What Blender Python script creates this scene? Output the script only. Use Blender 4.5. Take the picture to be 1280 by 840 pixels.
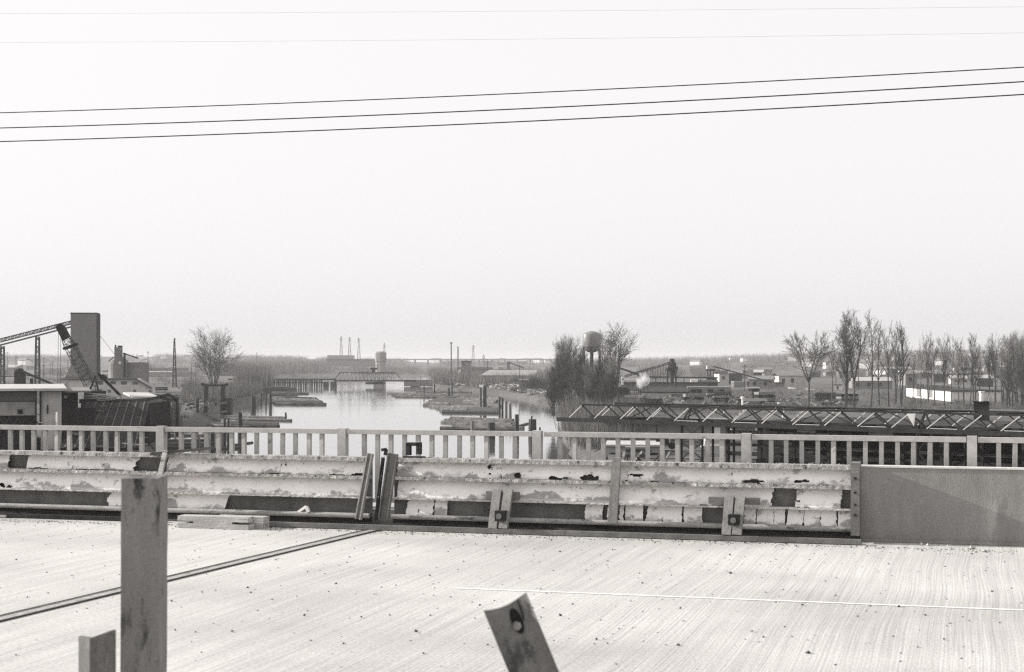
import bpy, bmesh, math, random
from mathutils import Vector, noise, Matrix
rad = math.radians
for o in list(bpy.data.objects): bpy.data.objects.remove(o)
S = bpy.context.scene
COL = S.collection

# ------------------------------------------------------------------ camera, sky, sun, exposure
F, HY, EYE = 2000.0, 452.0, 1.7          # focal length and horizon measured on the 1280 px photograph
cam = bpy.data.cameras.new('camera'); co = bpy.data.objects.new('camera', cam); COL.objects.link(co)
co.location = (0, 0, EYE); co.rotation_euler = (rad(90), 0, 0)
cam.sensor_width = 36; cam.lens = F*36/1280; cam.shift_y = (HY-420)/1280
cam.clip_start = .1; cam.clip_end = 30000
cam.dof.use_dof = True; cam.dof.focus_distance = 40; cam.dof.aperture_fstop = 8
S.camera = co

PHI = math.atan(2000/6940)               # the road's angle to the picture plane
SUN_EL, SUN_AZ = rad(20), PHI-rad(4.8)     # low sun, from the left, almost along the road
travel = Vector((math.cos(SUN_AZ)*math.cos(SUN_EL), -math.sin(SUN_AZ)*math.cos(SUN_EL), -math.sin(SUN_EL)))
sl = bpy.data.lights.new('sun', 'SUN'); sl.energy = 5.0; sl.angle = rad(.6); sl.color = (1, .97, .94)
so = bpy.data.objects.new('sun', sl); COL.objects.link(so); so.rotation_euler = travel.to_track_quat('-Z', 'Y').to_euler()
so.location = (-30, 5, 30)

W = bpy.data.worlds.new('World'); S.world = W; W.use_nodes = True
nt = W.node_tree; N = nt.nodes; L = nt.links; N.clear()
sky = N.new('ShaderNodeTexSky'); sky.sky_type = 'NISHITA'; sky.sun_disc = False
sky.sun_elevation = SUN_EL; sky.sun_rotation = math.atan2(-travel.x, -travel.y); sky.dust_density = 4; sky.air_density = 1.5
bw = N.new('ShaderNodeRGBToBW'); L.new(sky.outputs[0], bw.inputs[0])       # a panchromatic film sees the sky as one pale tone
pw = N.new('ShaderNodeMath'); pw.operation = 'POWER'; pw.inputs[1].default_value = .12; L.new(bw.outputs[0], pw.inputs[0])
ml = N.new('ShaderNodeMath'); ml.operation = 'MULTIPLY'; ml.inputs[1].default_value = 5.15; L.new(pw.outputs[0], ml.inputs[0])
tn = N.new('ShaderNodeMix'); tn.data_type = 'RGBA'; tn.blend_type = 'MULTIPLY'; tn.inputs[0].default_value = 1
L.new(ml.outputs[0], tn.inputs[6]); tn.inputs[7].default_value = (1, .978, .99, 1)
bg = N.new('ShaderNodeBackground'); bg.inputs[1].default_value = .1; L.new(tn.outputs[2], bg.inputs[0])
wo = N.new('ShaderNodeOutputWorld'); L.new(bg.outputs[0], wo.inputs[0])

S.render.engine = 'CYCLES'
vs = S.view_settings; vs.view_transform = 'Standard'; vs.look = 'None'; vs.gamma = 1; vs.use_curve_mapping = False
vs.exposure = .72
S.cycles.use_denoising = False; S.cycles.filter_width = 1.3; S.cycles.max_bounces = 6; S.cycles.volume_bounces = 1; S.cycles.transparent_max_bounces = 8
S.cycles.caustics_reflective = False; S.cycles.caustics_refractive = False

# ------------------------------------------------------------------ helpers
TINT = (1.0, .972, .925)
def gray(g): return (g*TINT[0], g*TINT[1], g*TINT[2], 1)
MATS = {}
def mat(name, lo, hi=None, scale=4., rough=.85, stretch=(1, 1, 1), detail=6, bump=0., bscale=None, metal=0., stain=None, spec=.3, contrast=.35, fine=None):
    """grey procedural material: noise between two tones, optional stains (tone, scale, threshold) and fine speckle."""
    if name in MATS: return MATS[name]
    hi = lo if hi is None else hi
    m = bpy.data.materials.new(name); m.use_nodes = True; nt = m.node_tree; n = nt.nodes; l = nt.links
    b = n['Principled BSDF']; b.inputs['Roughness'].default_value = rough; b.inputs['Metallic'].default_value = metal
    b.inputs['Specular IOR Level'].default_value = spec
    tc = n.new('ShaderNodeTexCoord'); mp = n.new('ShaderNodeMapping'); mp.inputs['Scale'].default_value = stretch
    l.new(tc.outputs['Object'], mp.inputs[0])
    no = n.new('ShaderNodeTexNoise'); no.inputs['Scale'].default_value = scale; no.inputs['Detail'].default_value = detail
    no.inputs['Roughness'].default_value = .65; l.new(mp.outputs[0], no.inputs['Vector'])
    cr = n.new('ShaderNodeValToRGB'); cr.color_ramp.elements[0].position = .5-contrast/2; cr.color_ramp.elements[1].position = .5+contrast/2
    cr.color_ramp.elements[0].color = gray(lo); cr.color_ramp.elements[1].color = gray(hi)
    l.new(no.outputs['Fac'], cr.inputs[0]); col = cr.outputs[0]
    if stain:
        for (tone, sc, th) in stain:
            s = n.new('ShaderNodeTexNoise'); s.inputs['Scale'].default_value = sc; s.inputs['Detail'].default_value = 8; s.inputs['Roughness'].default_value = .7
            l.new(mp.outputs[0], s.inputs['Vector'])
            r = n.new('ShaderNodeValToRGB'); r.color_ramp.elements[0].position = th; r.color_ramp.elements[1].position = th+.07
            l.new(s.outputs['Fac'], r.inputs[0])
            mx = n.new('ShaderNodeMix'); mx.data_type = 'RGBA'; l.new(r.outputs[0], mx.inputs[0]); l.new(col, mx.inputs[6]); mx.inputs[7].default_value = gray(tone)
            col = mx.outputs[2]
    if fine:
        f = n.new('ShaderNodeTexNoise'); f.inputs['Scale'].default_value = fine[0]; f.inputs['Detail'].default_value = 3; l.new(tc.outputs['Object'], f.inputs['Vector'])
        mr = n.new('ShaderNodeMapRange'); mr.inputs[1].default_value = .3; mr.inputs[2].default_value = .7; mr.inputs[3].default_value = 1-fine[1]; mr.inputs[4].default_value = 1+fine[1]
        l.new(f.outputs['Fac'], mr.inputs[0])
        mx = n.new('ShaderNodeVectorMath'); mx.operation = 'SCALE'; l.new(col, mx.inputs[0]); l.new(mr.outputs[0], mx.inputs['Scale']); col = mx.outputs[0]
    l.new(col, b.inputs['Base Color'])
    if bump:
        bn = n.new('ShaderNodeTexNoise'); bn.inputs['Scale'].default_value = bscale or scale*6; bn.inputs['Detail'].default_value = 5; l.new(mp.outputs[0], bn.inputs['Vector'])
        bp = n.new('ShaderNodeBump'); bp.inputs['Strength'].default_value = bump; bp.inputs['Distance'].default_value = .02
        l.new(bn.outputs['Fac'], bp.inputs['Height']); l.new(bp.outputs[0], b.inputs['Normal'])
    MATS[name] = m; return m

Z = Vector((0, 0, 1))
class MB:
    def __init__(s, off=None): s.v = []; s.f = []; s.off = Vector(off) if off is not None else Vector()
    def add(s, vs, fs):
        k = len(s.v); s.v += [tuple(v) for v in vs]; s.f += [tuple(i+k for i in f) for f in fs]
    def obox(s, c, a, b, d):
        c, a, b, d = map(Vector, (c, a, b, d)); P = [c+i*a+j*b+k*d for k in (-1, 1) for j in (-1, 1) for i in (-1, 1)]
        if a.cross(b).dot(d) < 0: P = [c-i*a+j*b+k*d for k in (-1, 1) for j in (-1, 1) for i in (-1, 1)]
        s.add(P, [(0, 2, 3, 1), (4, 5, 7, 6), (0, 1, 5, 4), (2, 6, 7, 3), (0, 4, 6, 2), (1, 3, 7, 5)])
    def box(s, x0, x1, y0, y1, z0, z1):
        s.obox(((x0+x1)/2, (y0+y1)/2, (z0+z1)/2), (abs(x1-x0)/2, 0, 0), (0, abs(y1-y0)/2, 0), (0, 0, abs(z1-z0)/2))
    def px(s, a, b, t, u, Y, depth):                       # a box whose face at distance Y covers those photograph pixels
        x0, x1 = (a-640)/F*Y, (b-640)/F*Y; z1, z0 = EYE-(t-HY)/F*Y, EYE-(u-HY)/F*Y
        s.box(x0, x1, Y, Y+depth, z0, z1)
    def bar(s, p, q, w, h=None, side=None):
        p, q = Vector(p), Vector(q); d = q-p
        if d.length < 1e-6: return
        h = w if h is None else h; dn = d.normalized()
        a = Vector(side) if side is not None else dn.cross(Z)
        if a.length < 1e-3: a = Vector((1, 0, 0))
        a = (a-dn*a.dot(dn)).normalized(); b = dn.cross(a)
        s.obox((p+q)/2, a*w/2, b*h/2, d/2)
    def tube(s, p, q, r0, r1=None, n=6, cap=True):
        p, q = Vector(p), Vector(q); d = q-p
        if d.length < 1e-6: return
        r1 = r0 if r1 is None else r1; d.normalize(); a = d.orthogonal().normalized(); b = d.cross(a)
        ring = lambda c, r: [c+(a*math.cos(2*math.pi*i/n)+b*math.sin(2*math.pi*i/n))*r for i in range(n)]
        fs = [(i, (i+1) % n, n+(i+1) % n, n+i) for i in range(n)]
        if cap: fs += [tuple(range(n-1, -1, -1)), tuple(range(n, 2*n))]
        s.add(ring(p, r0)+ring(q, r1), fs)
    def lathe(s, c, prof, n=16):                            # prof: (radius, z) from bottom to top
        c = Vector(c); k = len(prof)
        P = [c+Vector((r*math.cos(2*math.pi*i/n), r*math.sin(2*math.pi*i/n), z)) for r, z in prof for i in range(n)]
        fs = [(j*n+i, j*n+(i+1) % n, (j+1)*n+(i+1) % n, (j+1)*n+i) for j in range(k-1) for i in range(n)]
        fs += [tuple(range(n-1, -1, -1)), tuple((k-1)*n+i for i in range(n))]
        s.add(P, fs)
    def prism(s, pts, d):
        n = len(pts); pts = [Vector(p) for p in pts]; d = Vector(d)
        s.add(pts+[p+d for p in pts], [tuple(range(n)), tuple(range(2*n-1, n-1, -1))]+[(i, i+n, (i+1) % n+n, (i+1) % n) for i in range(n)])
    def tri(s, a, b, c): s.add([a, b, c], [(0, 1, 2)])
    def rock(s, c, r, rng, flat=.7):
        P = []
        for (x, y, z) in ((1, 0, 0), (-1, 0, 0), (0, 1, 0), (0, -1, 0), (0, 0, 1), (0, 0, -1)):
            k = r*rng.uniform(.6, 1.2); P.append(Vector(c)+Vector((x*k+rng.uniform(-.3, .3)*r, y*k+rng.uniform(-.3, .3)*r, z*k*flat)))
        s.add(P, [(0, 2, 4), (2, 1, 4), (1, 3, 4), (3, 0, 4), (2, 0, 5), (1, 2, 5), (3, 1, 5), (0, 3, 5)])
    def build(s, name, m, parent=None, loc=(0, 0, 0), smooth=False, rz=0, recalc=False):
        me = bpy.data.meshes.new(name); lo = Vector(loc)
        me.from_pydata([tuple(Vector(v)-s.off-lo) for v in s.v], [], s.f); me.materials.append(m)
        if recalc:
            bm = bmesh.new(); bm.from_mesh(me); bmesh.ops.recalc_face_normals(bm, faces=bm.faces); bm.to_mesh(me); bm.free()
        if smooth:
            for p in me.polygons: p.use_smooth = True
        o = bpy.data.objects.new(name, me); COL.objects.link(o); o.location = lo; o.rotation_euler.z = rz
        if parent is not None: o.parent = parent
        return o
    def base(s):
        xs, ys, zs = zip(*s.v); return Vector(((min(xs)+max(xs))/2, (min(ys)+max(ys))/2, min(zs)))
def tag(o, label, cat, group=None):
    o['label'] = label; o['category'] = cat
    if group: o['group'] = group
    return o
def kind(o, k): o['kind'] = k; return o
def single(mb, name, m, label, cat, group=None, smooth=False):
    b = mb.base(); mb.off = Vector(); return tag(mb.build(name, m, None, b, smooth), label, cat, group)
def thing(name, label, cat, loc, rz=0, group=None):
    o = bpy.data.objects.new(name, None); COL.objects.link(o); o.location = loc; o.rotation_euler.z = rz
    o.empty_display_size = .3
    return tag(o, label, cat, group)
def copy_tree(o, parent=None):
    c = o.copy(); COL.objects.link(c)
    if parent is not None: c.parent = parent
    for ch in [x for x in COL.objects if x.parent == o]: copy_tree(ch, c)
    return c
LAND, WATER = -8.3, -10.3
def at(px, py, z=LAND):                                     # a photograph pixel on a level plane
    Y = F*(EYE-z)/(py-HY); return Vector(((px-640)/F*Y, Y, z))
def atY(px, py, Y): return Vector(((px-640)/F*Y, Y, EYE-(py-HY)/F*Y))
T2, N2 = Vector((math.cos(PHI), -math.sin(PHI), 0)), Vector((math.sin(PHI), math.cos(PHI), 0))
def R(u, v, z=0): return T2*u+N2*v+Z*z                      # road coordinates: u along, v across, z up
def RP(px, py, v):                                          # a photograph pixel on the upright plane v = const, in road coordinates
    s = (px-640)/F; t = v/(s*N2.x+N2.y); return Vector((t*(s*T2.x+T2.y), v, EYE-(py-HY)/F*t))
def U(px, v): return RP(px, HY, v).x
def road_thing(name, label, cat, u, v, group=None):
    e = thing(name, label, cat, R(u, v), -PHI, group); return e, Vector((u, v, 0))

# ------------------------------------------------------------------ materials
def deck_material():
    m = bpy.data.materials.new('broomed_concrete'); m.use_nodes = True; nt = m.node_tree; n = nt.nodes; l = nt.links; b = n['Principled BSDF']
    b.inputs['Roughness'].default_value = .9; b.inputs['Specular IOR Level'].default_value = .2
    tc = n.new('ShaderNodeTexCoord')
    wob = n.new('ShaderNodeTexNoise'); wob.inputs['Scale'].default_value = .35; wob.inputs['Detail'].default_value = 1; l.new(tc.outputs['Object'], wob.inputs['Vector'])
    wv = n.new('ShaderNodeVectorMath'); wv.operation = 'MULTIPLY'; l.new(wob.outputs['Color'], wv.inputs[0]); wv.inputs[1].default_value = (.10, 0, 0)
    ad = n.new('ShaderNodeVectorMath'); ad.operation = 'ADD'; l.new(tc.outputs['Object'], ad.inputs[0]); l.new(wv.outputs[0], ad.inputs[1])
    def streak(sx, sy, lo, hi, det=3):
        mp = n.new('ShaderNodeMapping'); mp.inputs['Scale'].default_value = (sx, sy, 1); l.new(ad.outputs[0], mp.inputs[0])
        t = n.new('ShaderNodeTexNoise'); t.inputs['Scale'].default_value = 1; t.inputs['Detail'].default_value = det; l.new(mp.outputs[0], t.inputs['Vector'])
        r = n.new('ShaderNodeMapRange'); r.inputs[1].default_value = .32; r.inputs[2].default_value = .62; r.inputs[3].default_value = lo; r.inputs[4].default_value = hi
        l.new(t.outputs['Fac'], r.inputs[0]); return r.outputs[0], t.outputs['Fac']
    s1, h1 = streak(70, .55, .84, 1.05); s2, h2 = streak(13, .3, .93, 1.04); s3, _ = streak(.38, .5, .80, 1.08, 8); s4, _ = streak(70, 25, .84, 1.10)
    def mul(a, c):
        k = n.new('ShaderNodeMath'); k.operation = 'MULTIPLY'; l.new(a, k.inputs[0]); l.new(c, k.inputs[1]); return k.outputs[0]
    p = mul(mul(s1, s2), mul(s3, s4))
    sp = n.new('ShaderNodeTexVoronoi'); sp.inputs['Scale'].default_value = 5.5; l.new(tc.outputs['Object'], sp.inputs['Vector'])
    sr = n.new('ShaderNodeMapRange'); sr.inputs[1].default_value = .035; sr.inputs[2].default_value = .06; sr.inputs[3].default_value = .45; sr.inputs[4].default_value = 1; l.new(sp.outputs['Distance'], sr.inputs[0])
    p = mul(p, sr.outputs[0])
    c = n.new('ShaderNodeVectorMath'); c.operation = 'SCALE'; c.inputs[0].default_value = gray(.49)[:3]; l.new(p, c.inputs['Scale']); l.new(c.outputs[0], b.inputs['Base Color'])
    bp = n.new('ShaderNodeBump'); bp.inputs['Strength'].default_value = .2; bp.inputs['Distance'].default_value = .012; l.new(h1, bp.inputs['Height']); l.new(bp.outputs[0], b.inputs['Normal'])
    return m
def paint_material():
    """old white paint, grimed along each plate's lower edge (object z = 0) and scuffed"""
    m = bpy.data.materials.new('grimy_white_paint'); m.use_nodes = True; nt = m.node_tree; n = nt.nodes; l = nt.links; b = n['Principled BSDF']
    b.inputs['Roughness'].default_value = .6; b.inputs['Specular IOR Level'].default_value = .3
    tc = n.new('ShaderNodeTexCoord'); sx = n.new('ShaderNodeSeparateXYZ'); l.new(tc.outputs['Object'], sx.inputs[0])
    def nz(sc, det=6, st=(1, 1, 1)):
        mp = n.new('ShaderNodeMapping'); mp.inputs['Scale'].default_value = st; l.new(tc.outputs['Object'], mp.inputs[0])
        t = n.new('ShaderNodeTexNoise'); t.inputs['Scale'].default_value = sc; t.inputs['Detail'].default_value = det; t.inputs['Roughness'].default_value = .68; l.new(mp.outputs[0], t.inputs['Vector']); return t.outputs['Fac']
    def rng(v, a, c, lo, hi):
        r = n.new('ShaderNodeMapRange'); r.inputs[1].default_value = a; r.inputs[2].default_value = c; r.inputs[3].default_value = lo; r.inputs[4].default_value = hi; l.new(v, r.inputs[0]); return r.outputs[0]
    def op(o, a, c):
        k = n.new('ShaderNodeMath'); k.operation = o
        for i, x in enumerate((a, c)):
            if isinstance(x, (int, float)): k.inputs[i].default_value = x
            else: l.new(x, k.inputs[i])
        return k.outputs[0]
    low = rng(sx.outputs['Z'], 0, .075, .24, 0)
    grime = rng(op('ADD', nz(5), low), .62, .86, 0, 1)
    scuff = rng(nz(6, 9, (1, 1, 1.5)), .585, .63, 0, 1); rustp = rng(op('ADD', nz(2.6, 9, (1, 1, 1.3)), rng(sx.outputs['Z'], 0, .13, .10, -.12)), .555, .60, 0, 1)
    spot = rng(nz(26, 3), .66, .71, 0, .9)
    k = op('MAXIMUM', op('MULTIPLY', grime, .62), op('MAXIMUM', op('MULTIPLY', scuff, .6), op('MAXIMUM', op('MULTIPLY', rustp, .72), spot)))
    mott = rng(nz(3.5, 5), .3, .7, .86, 1.05)
    c1 = n.new('ShaderNodeVectorMath'); c1.operation = 'SCALE'; c1.inputs[0].default_value = (.86, .83, .81); l.new(mott, c1.inputs['Scale'])
    mx = n.new('ShaderNodeMix'); mx.data_type = 'RGBA'; l.new(k, mx.inputs[0]); l.new(c1.outputs[0], mx.inputs[6]); mx.inputs[7].default_value = gray(.14)
    l.new(mx.outputs[2], b.inputs['Base Color'])
    return m
DECK, PAINT = deck_material(), paint_material()
CRUST = mat('crusted_grime', .17, .56, 16, .95, bump=.8, bscale=60, contrast=.35, stain=[(.07, 9, .58), (.66, 7, .62)], detail=9)
STEEL = mat('weathered_steel', .10, .20, 5, .7, stain=[(.06, 7, .60)], fine=(60, .15))
DKSTEEL = mat('dark_steel', .02, .05, 6, .8, spec=.15, fine=(40, .2))  # darkened to carry the shade in the barrier's bottom gap too
PLATE = mat('grey_back_plate', .10, .17, 5, .8, stain=[(.05, 6, .63)], fine=(50, .15))
GALV = mat('galvanised_rail', .38, .50, 5, .6, fine=(30, .08), stain=[(.17, 9, .63), (.52, 6, .66)])
PARAPET = mat('rubbed_concrete', .20, .28, 2.6, .9, stretch=(1.6, 1, .45), fine=(70, .14), stain=[(.21, 1.9, .62), (.33, 2.3, .60), (.09, 16, .70)], bump=.15, bscale=50)
WOOD = mat('weathered_wood', .17, .30, 3, .85, stretch=(1, 1, .25), stain=[(.07, 5, .63)], fine=(40, .18), bump=.3)
PALEWOOD = mat('bleached_timber', .32, .54, 4, .9, stretch=(.3, 2, 2), stain=[(.06, 6, .57)], fine=(60, .2), bump=.3)  # dark stain blotches also stand in for shadows and dark edges on timbers
PILE = mat('wet_pile_wood', .022, .07, 2.5, .9, stretch=(2, 2, .3), bump=.4)
PALEPILE = mat('bleached_pile_wood', .12, .24, 2.5, .9, stretch=(2, 2, .3), bump=.4)
LOGM = mat('floating_log_bark', .03, .15, .8, .9, stretch=(.5, 2, 2), contrast=.25)
BARK = mat('bare_bark', .04, .08, 2, .95)
TWIG = mat('bare_twigs', .085, .145, 2, .95)
BRUSH = mat('winter_brush', .08, .17, .12, .95)
DARKBRUSH = mat('dark_brush', .035, .075, .2, .95)
PALE = mat('pale_boards', .30, .46, .35, .85, stretch=(3, 3, .25), fine=(1.2, .15))
PALEROOF = mat('pale_roofing', .36, .50, .4, .7, fine=(1.5, .1))
WHITE = mat('white_siding', .72, .82, .5, .7)
DARK = mat('dark_boards', .010, .026, .6, .95, spec=.1, fine=(1.5, .25))
DARKROOF = mat('tarred_roof', .03, .055, .5, .95, spec=.1, fine=(1, .25))
MIDGREY = mat('grey_cladding', .15, .21, .4, .85, stretch=(2, 2, .3), fine=(1, .12))
CONC = mat('plain_concrete', .26, .33, .3, .9, fine=(1, .08))
FARSTEEL = mat('far_steelwork', .035, .07, .5, .85, spec=.1)
GLASS = mat('dull_window_glass', .03, .05, 1, .25, spec=.5)
VOID = mat('black_opening', .012, .02, 1, .95)
LINE = mat('white_line_paint', .66, .84, 18, .8, contrast=.5, fine=(60, .15))

# ------------------------------------------------------------------ the bridge deck
rng = random.Random(3)
def road_mesh(mb, name, m): o = mb.build(name, m); o.rotation_euler.z = -PHI; return o
mb = MB(); mb.box(-60, 50, -8, 15.95, -.55, 0); mb.box(-60, 50, -8, -7.6, -2.0, -.55); mb.box(-60, 50, 13.5, 14.2, -2.2, -.55); mb.box(-60, 50, 2, 2.7, -2.2, -.55)
kind(road_mesh(mb, 'bridge_deck', DECK), 'structure')
mb = MB(); mb.box(-60, 50, 15.62, 15.95, 0, .16); kind(road_mesh(mb, 'railing_kerb', PARAPET), 'structure')
p, q = RP(568, 735, 1), RP(1280, 763, 1)
a, b = at(568, 735.5, 0), at(1290, 763.5, 0); d = (b-a).normalized(); sd = Vector((-d.y, d.x, 0))
mb = MB(); n = 60
for i in range(n):
    c0, c1 = a+d*((b-a).length*i/n), a+d*((b-a).length*(i+1)/n); w = .024
    e0 = w*(1+.25*noise.noise(c0*3)); e1 = w*(1+.25*noise.noise(c1*3)); h = Z*.003
    mb.add([c0-sd*e0+h, c1-sd*e1+h, c1+sd*e1+h, c0+sd*e0+h], [(0, 1, 2, 3)])
kind(mb.build('lane_line', LINE), 'structure')
# expansion joint
a, b = at(0, 774, 0), at(472, 661.5, 0); d = (b-a).normalized(); sd = Vector((-d.y, d.x, 0)); a = a-d*5
e = thing('expansion_joint', 'narrow steel expansion joint with two black slots crossing the pale concrete deck', 'joint', a)
def strip(o0, o1, z, name, m):
    mb = MB(a); L_ = (b-a).length; k = 40; P = []
    for i in range(k+1):
        c = a+d*L_*i/k; j = .003*noise.noise(Vector((i*.9, o0*50, 0)))
        P += [c+sd*(o0+j)+Z*z, c+sd*(o1+j)+Z*z]
    mb.add(P, [(2*i, 2*i+2, 2*i+3, 2*i+1) for i in range(k)]); mb.build(name, m, e)
strip(-.062, .062, .004, 'steel_strip', mat('joint_steel', .26, .40, 8, .7, stain=[(.07, 5, .6)], fine=(30, .2)))
strip(-.084, -.052, .008, 'slot', VOID); strip(.052, .084, .008, 'slot', VOID)
# loose stones and grit
grit = mat('dark_stone', .04, .10, 30, .95); pale_grit = mat('pale_stone', .3, .5, 30, .95)
protos = []
for k in range(5):
    mb = MB(); mb.rock((0, 0, .008), .016, rng, .6); protos.append(mb)
stones = [(838,660,1.4),(480,705,1.1),(215,752,1.6),(600,757,1.2),(1003,757,2),(1072,771,1.2),(1088,758,1),(912,694,1.1),(913,717,1.1),(676,737,1),(760,702,1.1),(850,761,1.1),(1124,759,1.3),(1220,691,1.3),(1153,689,1.6),(1185,693,1.2),
          (250,697,1),(310,735,1.1),(345,700,.9),(90,720,1),(60,742,1.2),(700,770,1.2),(745,800,1.2),(1010,817,1.3),(940,790,1.1),(1180,800,1.2),(380,770,1.1),(430,805,1.2),(520,790,1.1),(290,790,1.3),(820,735,1),(1045,745,1.1),(560,690,.9),(700,690,.9),(970,700,.9),(1240,740,1.1),(20,700,1),(130,690,.9),(420,730,1),(1115,720,1)]
for i in range(70): stones.append((rng.uniform(0, 1280), 670+160*rng.random()**1.3, rng.uniform(.45, 1)))
for i, (x, y, s_) in enumerate(stones):
    P = at(x, y, 0); o = protos[i % 5].build('stone_chip', grit); o.location = P; o.rotation_euler.z = i*1.7; s2 = min(1.25, s_)*rng.uniform(.5, .85); o.scale = (s2*rng.uniform(.8, 1.6), s2, s2)
    tag(o, 'small dark stone chip lying loose on the pale concrete deck', 'stone chip', 'stone chips scattered on the deck')
mb = MB()
for i in range(2500):
    v_ = 15.05-abs(rng.gauss(0, 1))*(.13 if i < 1500 else 5); u_ = rng.uniform(-13, 3)
    if v_ < 4: continue
    mb.rock(R(u_, v_, .003), rng.uniform(.003, .009), rng, .7)
kind(mb.build('grit', grit), 'stuff')

# ------------------------------------------------------------------ the white barrier
VF = 15.38
def panel(u0, u1, z0, z1, parent, off, holes=(), seed=0, jl=0, jr=0, chip=.5, vt=15.43, vb=15.36, tilt=0):
    """a thin bulging plate with real broken edges and holes"""
    cu, cz = .012, .0085; nu = max(2, int((u1-u0)/cu)); nz_ = max(3, int((z1-z0)/cz)); V = {}; mb = MB(off)
    def pos(i, j):
        t = j/nz_; u = u0+(u1-u0)*i/nu+tilt*t; z = z0+(z1-z0)*t
        v = vb+(vt-vb)*t**1.7+.003*noise.noise(Vector((u*1.3, z*6, seed)))
        u += .005*noise.noise(Vector((u*40, z*40, 3))) if 0 < i < nu else .012*noise.noise(Vector((z*30, seed, 1)))
        z += .004*noise.noise(Vector((u*30, z*30, 9))) if 0 < j < nz_ else 0
        return Vector((u, v, z))
    def gv(i, j, b):
        if (i, j, b) not in V: V[(i, j, b)] = len(mb.v); mb.v.append(tuple(pos(i, j)+Vector((0, .012*b, 0))))
        return V[(i, j, b)]
    K = set()
    for i in range(nu):
        for j in range(nz_):
            u, z = u0+(u1-u0)*(i+.5)/nu, z0+(z1-z0)*(j+.5)/nz_; keep = True
            for (hu, hz, ru, rz_) in holes:
                wu, wz = .03*noise.noise(Vector((u*18, z*18, seed)))+.012*noise.noise(Vector((u*60, z*60, seed))), .018*noise.noise(Vector((u*12, z*22, seed+7)))
                dd = ((u+wu-hu)/ru)**2+((z+wz-hz)/rz_)**2
                if dd < 1+.8*noise.noise(Vector((u*9, z*30, seed))): keep = False
            if jl and u-u0 < jl*(.5+.8*noise.noise(Vector((z*16, seed, 0)))+.1*noise.noise(Vector((z*60, seed, 0)))+.3*(z-z0)/(z1-z0)): keep = False
            if jr and u1-u < jr*(.5+.8*noise.noise(Vector((z*16, seed, 5)))+.1*noise.noise(Vector((z*60, seed, 5)))+.35*(1-(z-z0)/(z1-z0))): keep = False
            if chip and z-z0 < chip*.05*(noise.noise(Vector((u*2.2, seed*3.3, 0)))-.18)*1.8+chip*.015*noise.noise(Vector((u*17, seed, 2))): keep = False
            if keep: K.add((i, j))
    for (i, j) in K:
        q = ((i, j), (i+1, j), (i+1, j+1), (i, j+1))
        mb.f.append(tuple(gv(*c, 0) for c in q)); mb.f.append(tuple(gv(*c, 1) for c in reversed(q)))
        for nb, a_, b_ in (((i, j-1), q[1], q[0]), ((i+1, j), q[2], q[1]), ((i, j+1), q[3], q[2]), ((i-1, j), q[0], q[3])):
            if nb not in K: mb.f.append((gv(*a_, 0), gv(*b_, 0), gv(*b_, 1), gv(*a_, 1)))
    return mb.build('panel', PAINT, parent, (0, (seed % 23)*.9, z0))
def ledge(u0, u1, v0, v1, z0, z1, parent, off, m, name='ledge', jit=.0035):
    mb = MB(off); n = int((u1-u0)/.035)+1; P = []
    j = lambda s_, u: jit*noise.noise(Vector((u*28, s_*7.7, z0*50)))
    for i in range(n+1):
        u = u0+(u1-u0)*i/n
        P += [(u, v0+j(1, u), z0+j(2, u)), (u, v0+j(3, u)*1.4, z1+j(4, u)), (u, v1, z1+j(5, u)*1.5), (u, v1, z0)]
    fs = [(4*i+k, 4*i+(k+1) % 4, 4*i+4+(k+1) % 4, 4*i+4+k) for i in range(n) for k in range(4)]+[(3, 2, 1, 0), (4*n, 4*n+1, 4*n+2, 4*n+3)]
    mb.add(P, fs); return mb.build(name, m, parent, recalc=True)
def H(px, py, rx, ry, v=VF): c = RP(px, py, v); return (c.x, c.z, rx/126, ry/126)
T1, T3 = (.529, .690), (.312, .496)
Z3 = (.138, .296)
def lower(u0, u1, *a, **k): return panel(u0, u1, Z3[0], Z3[1], *a, vt=15.43, vb=15.375, **k)
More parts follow.
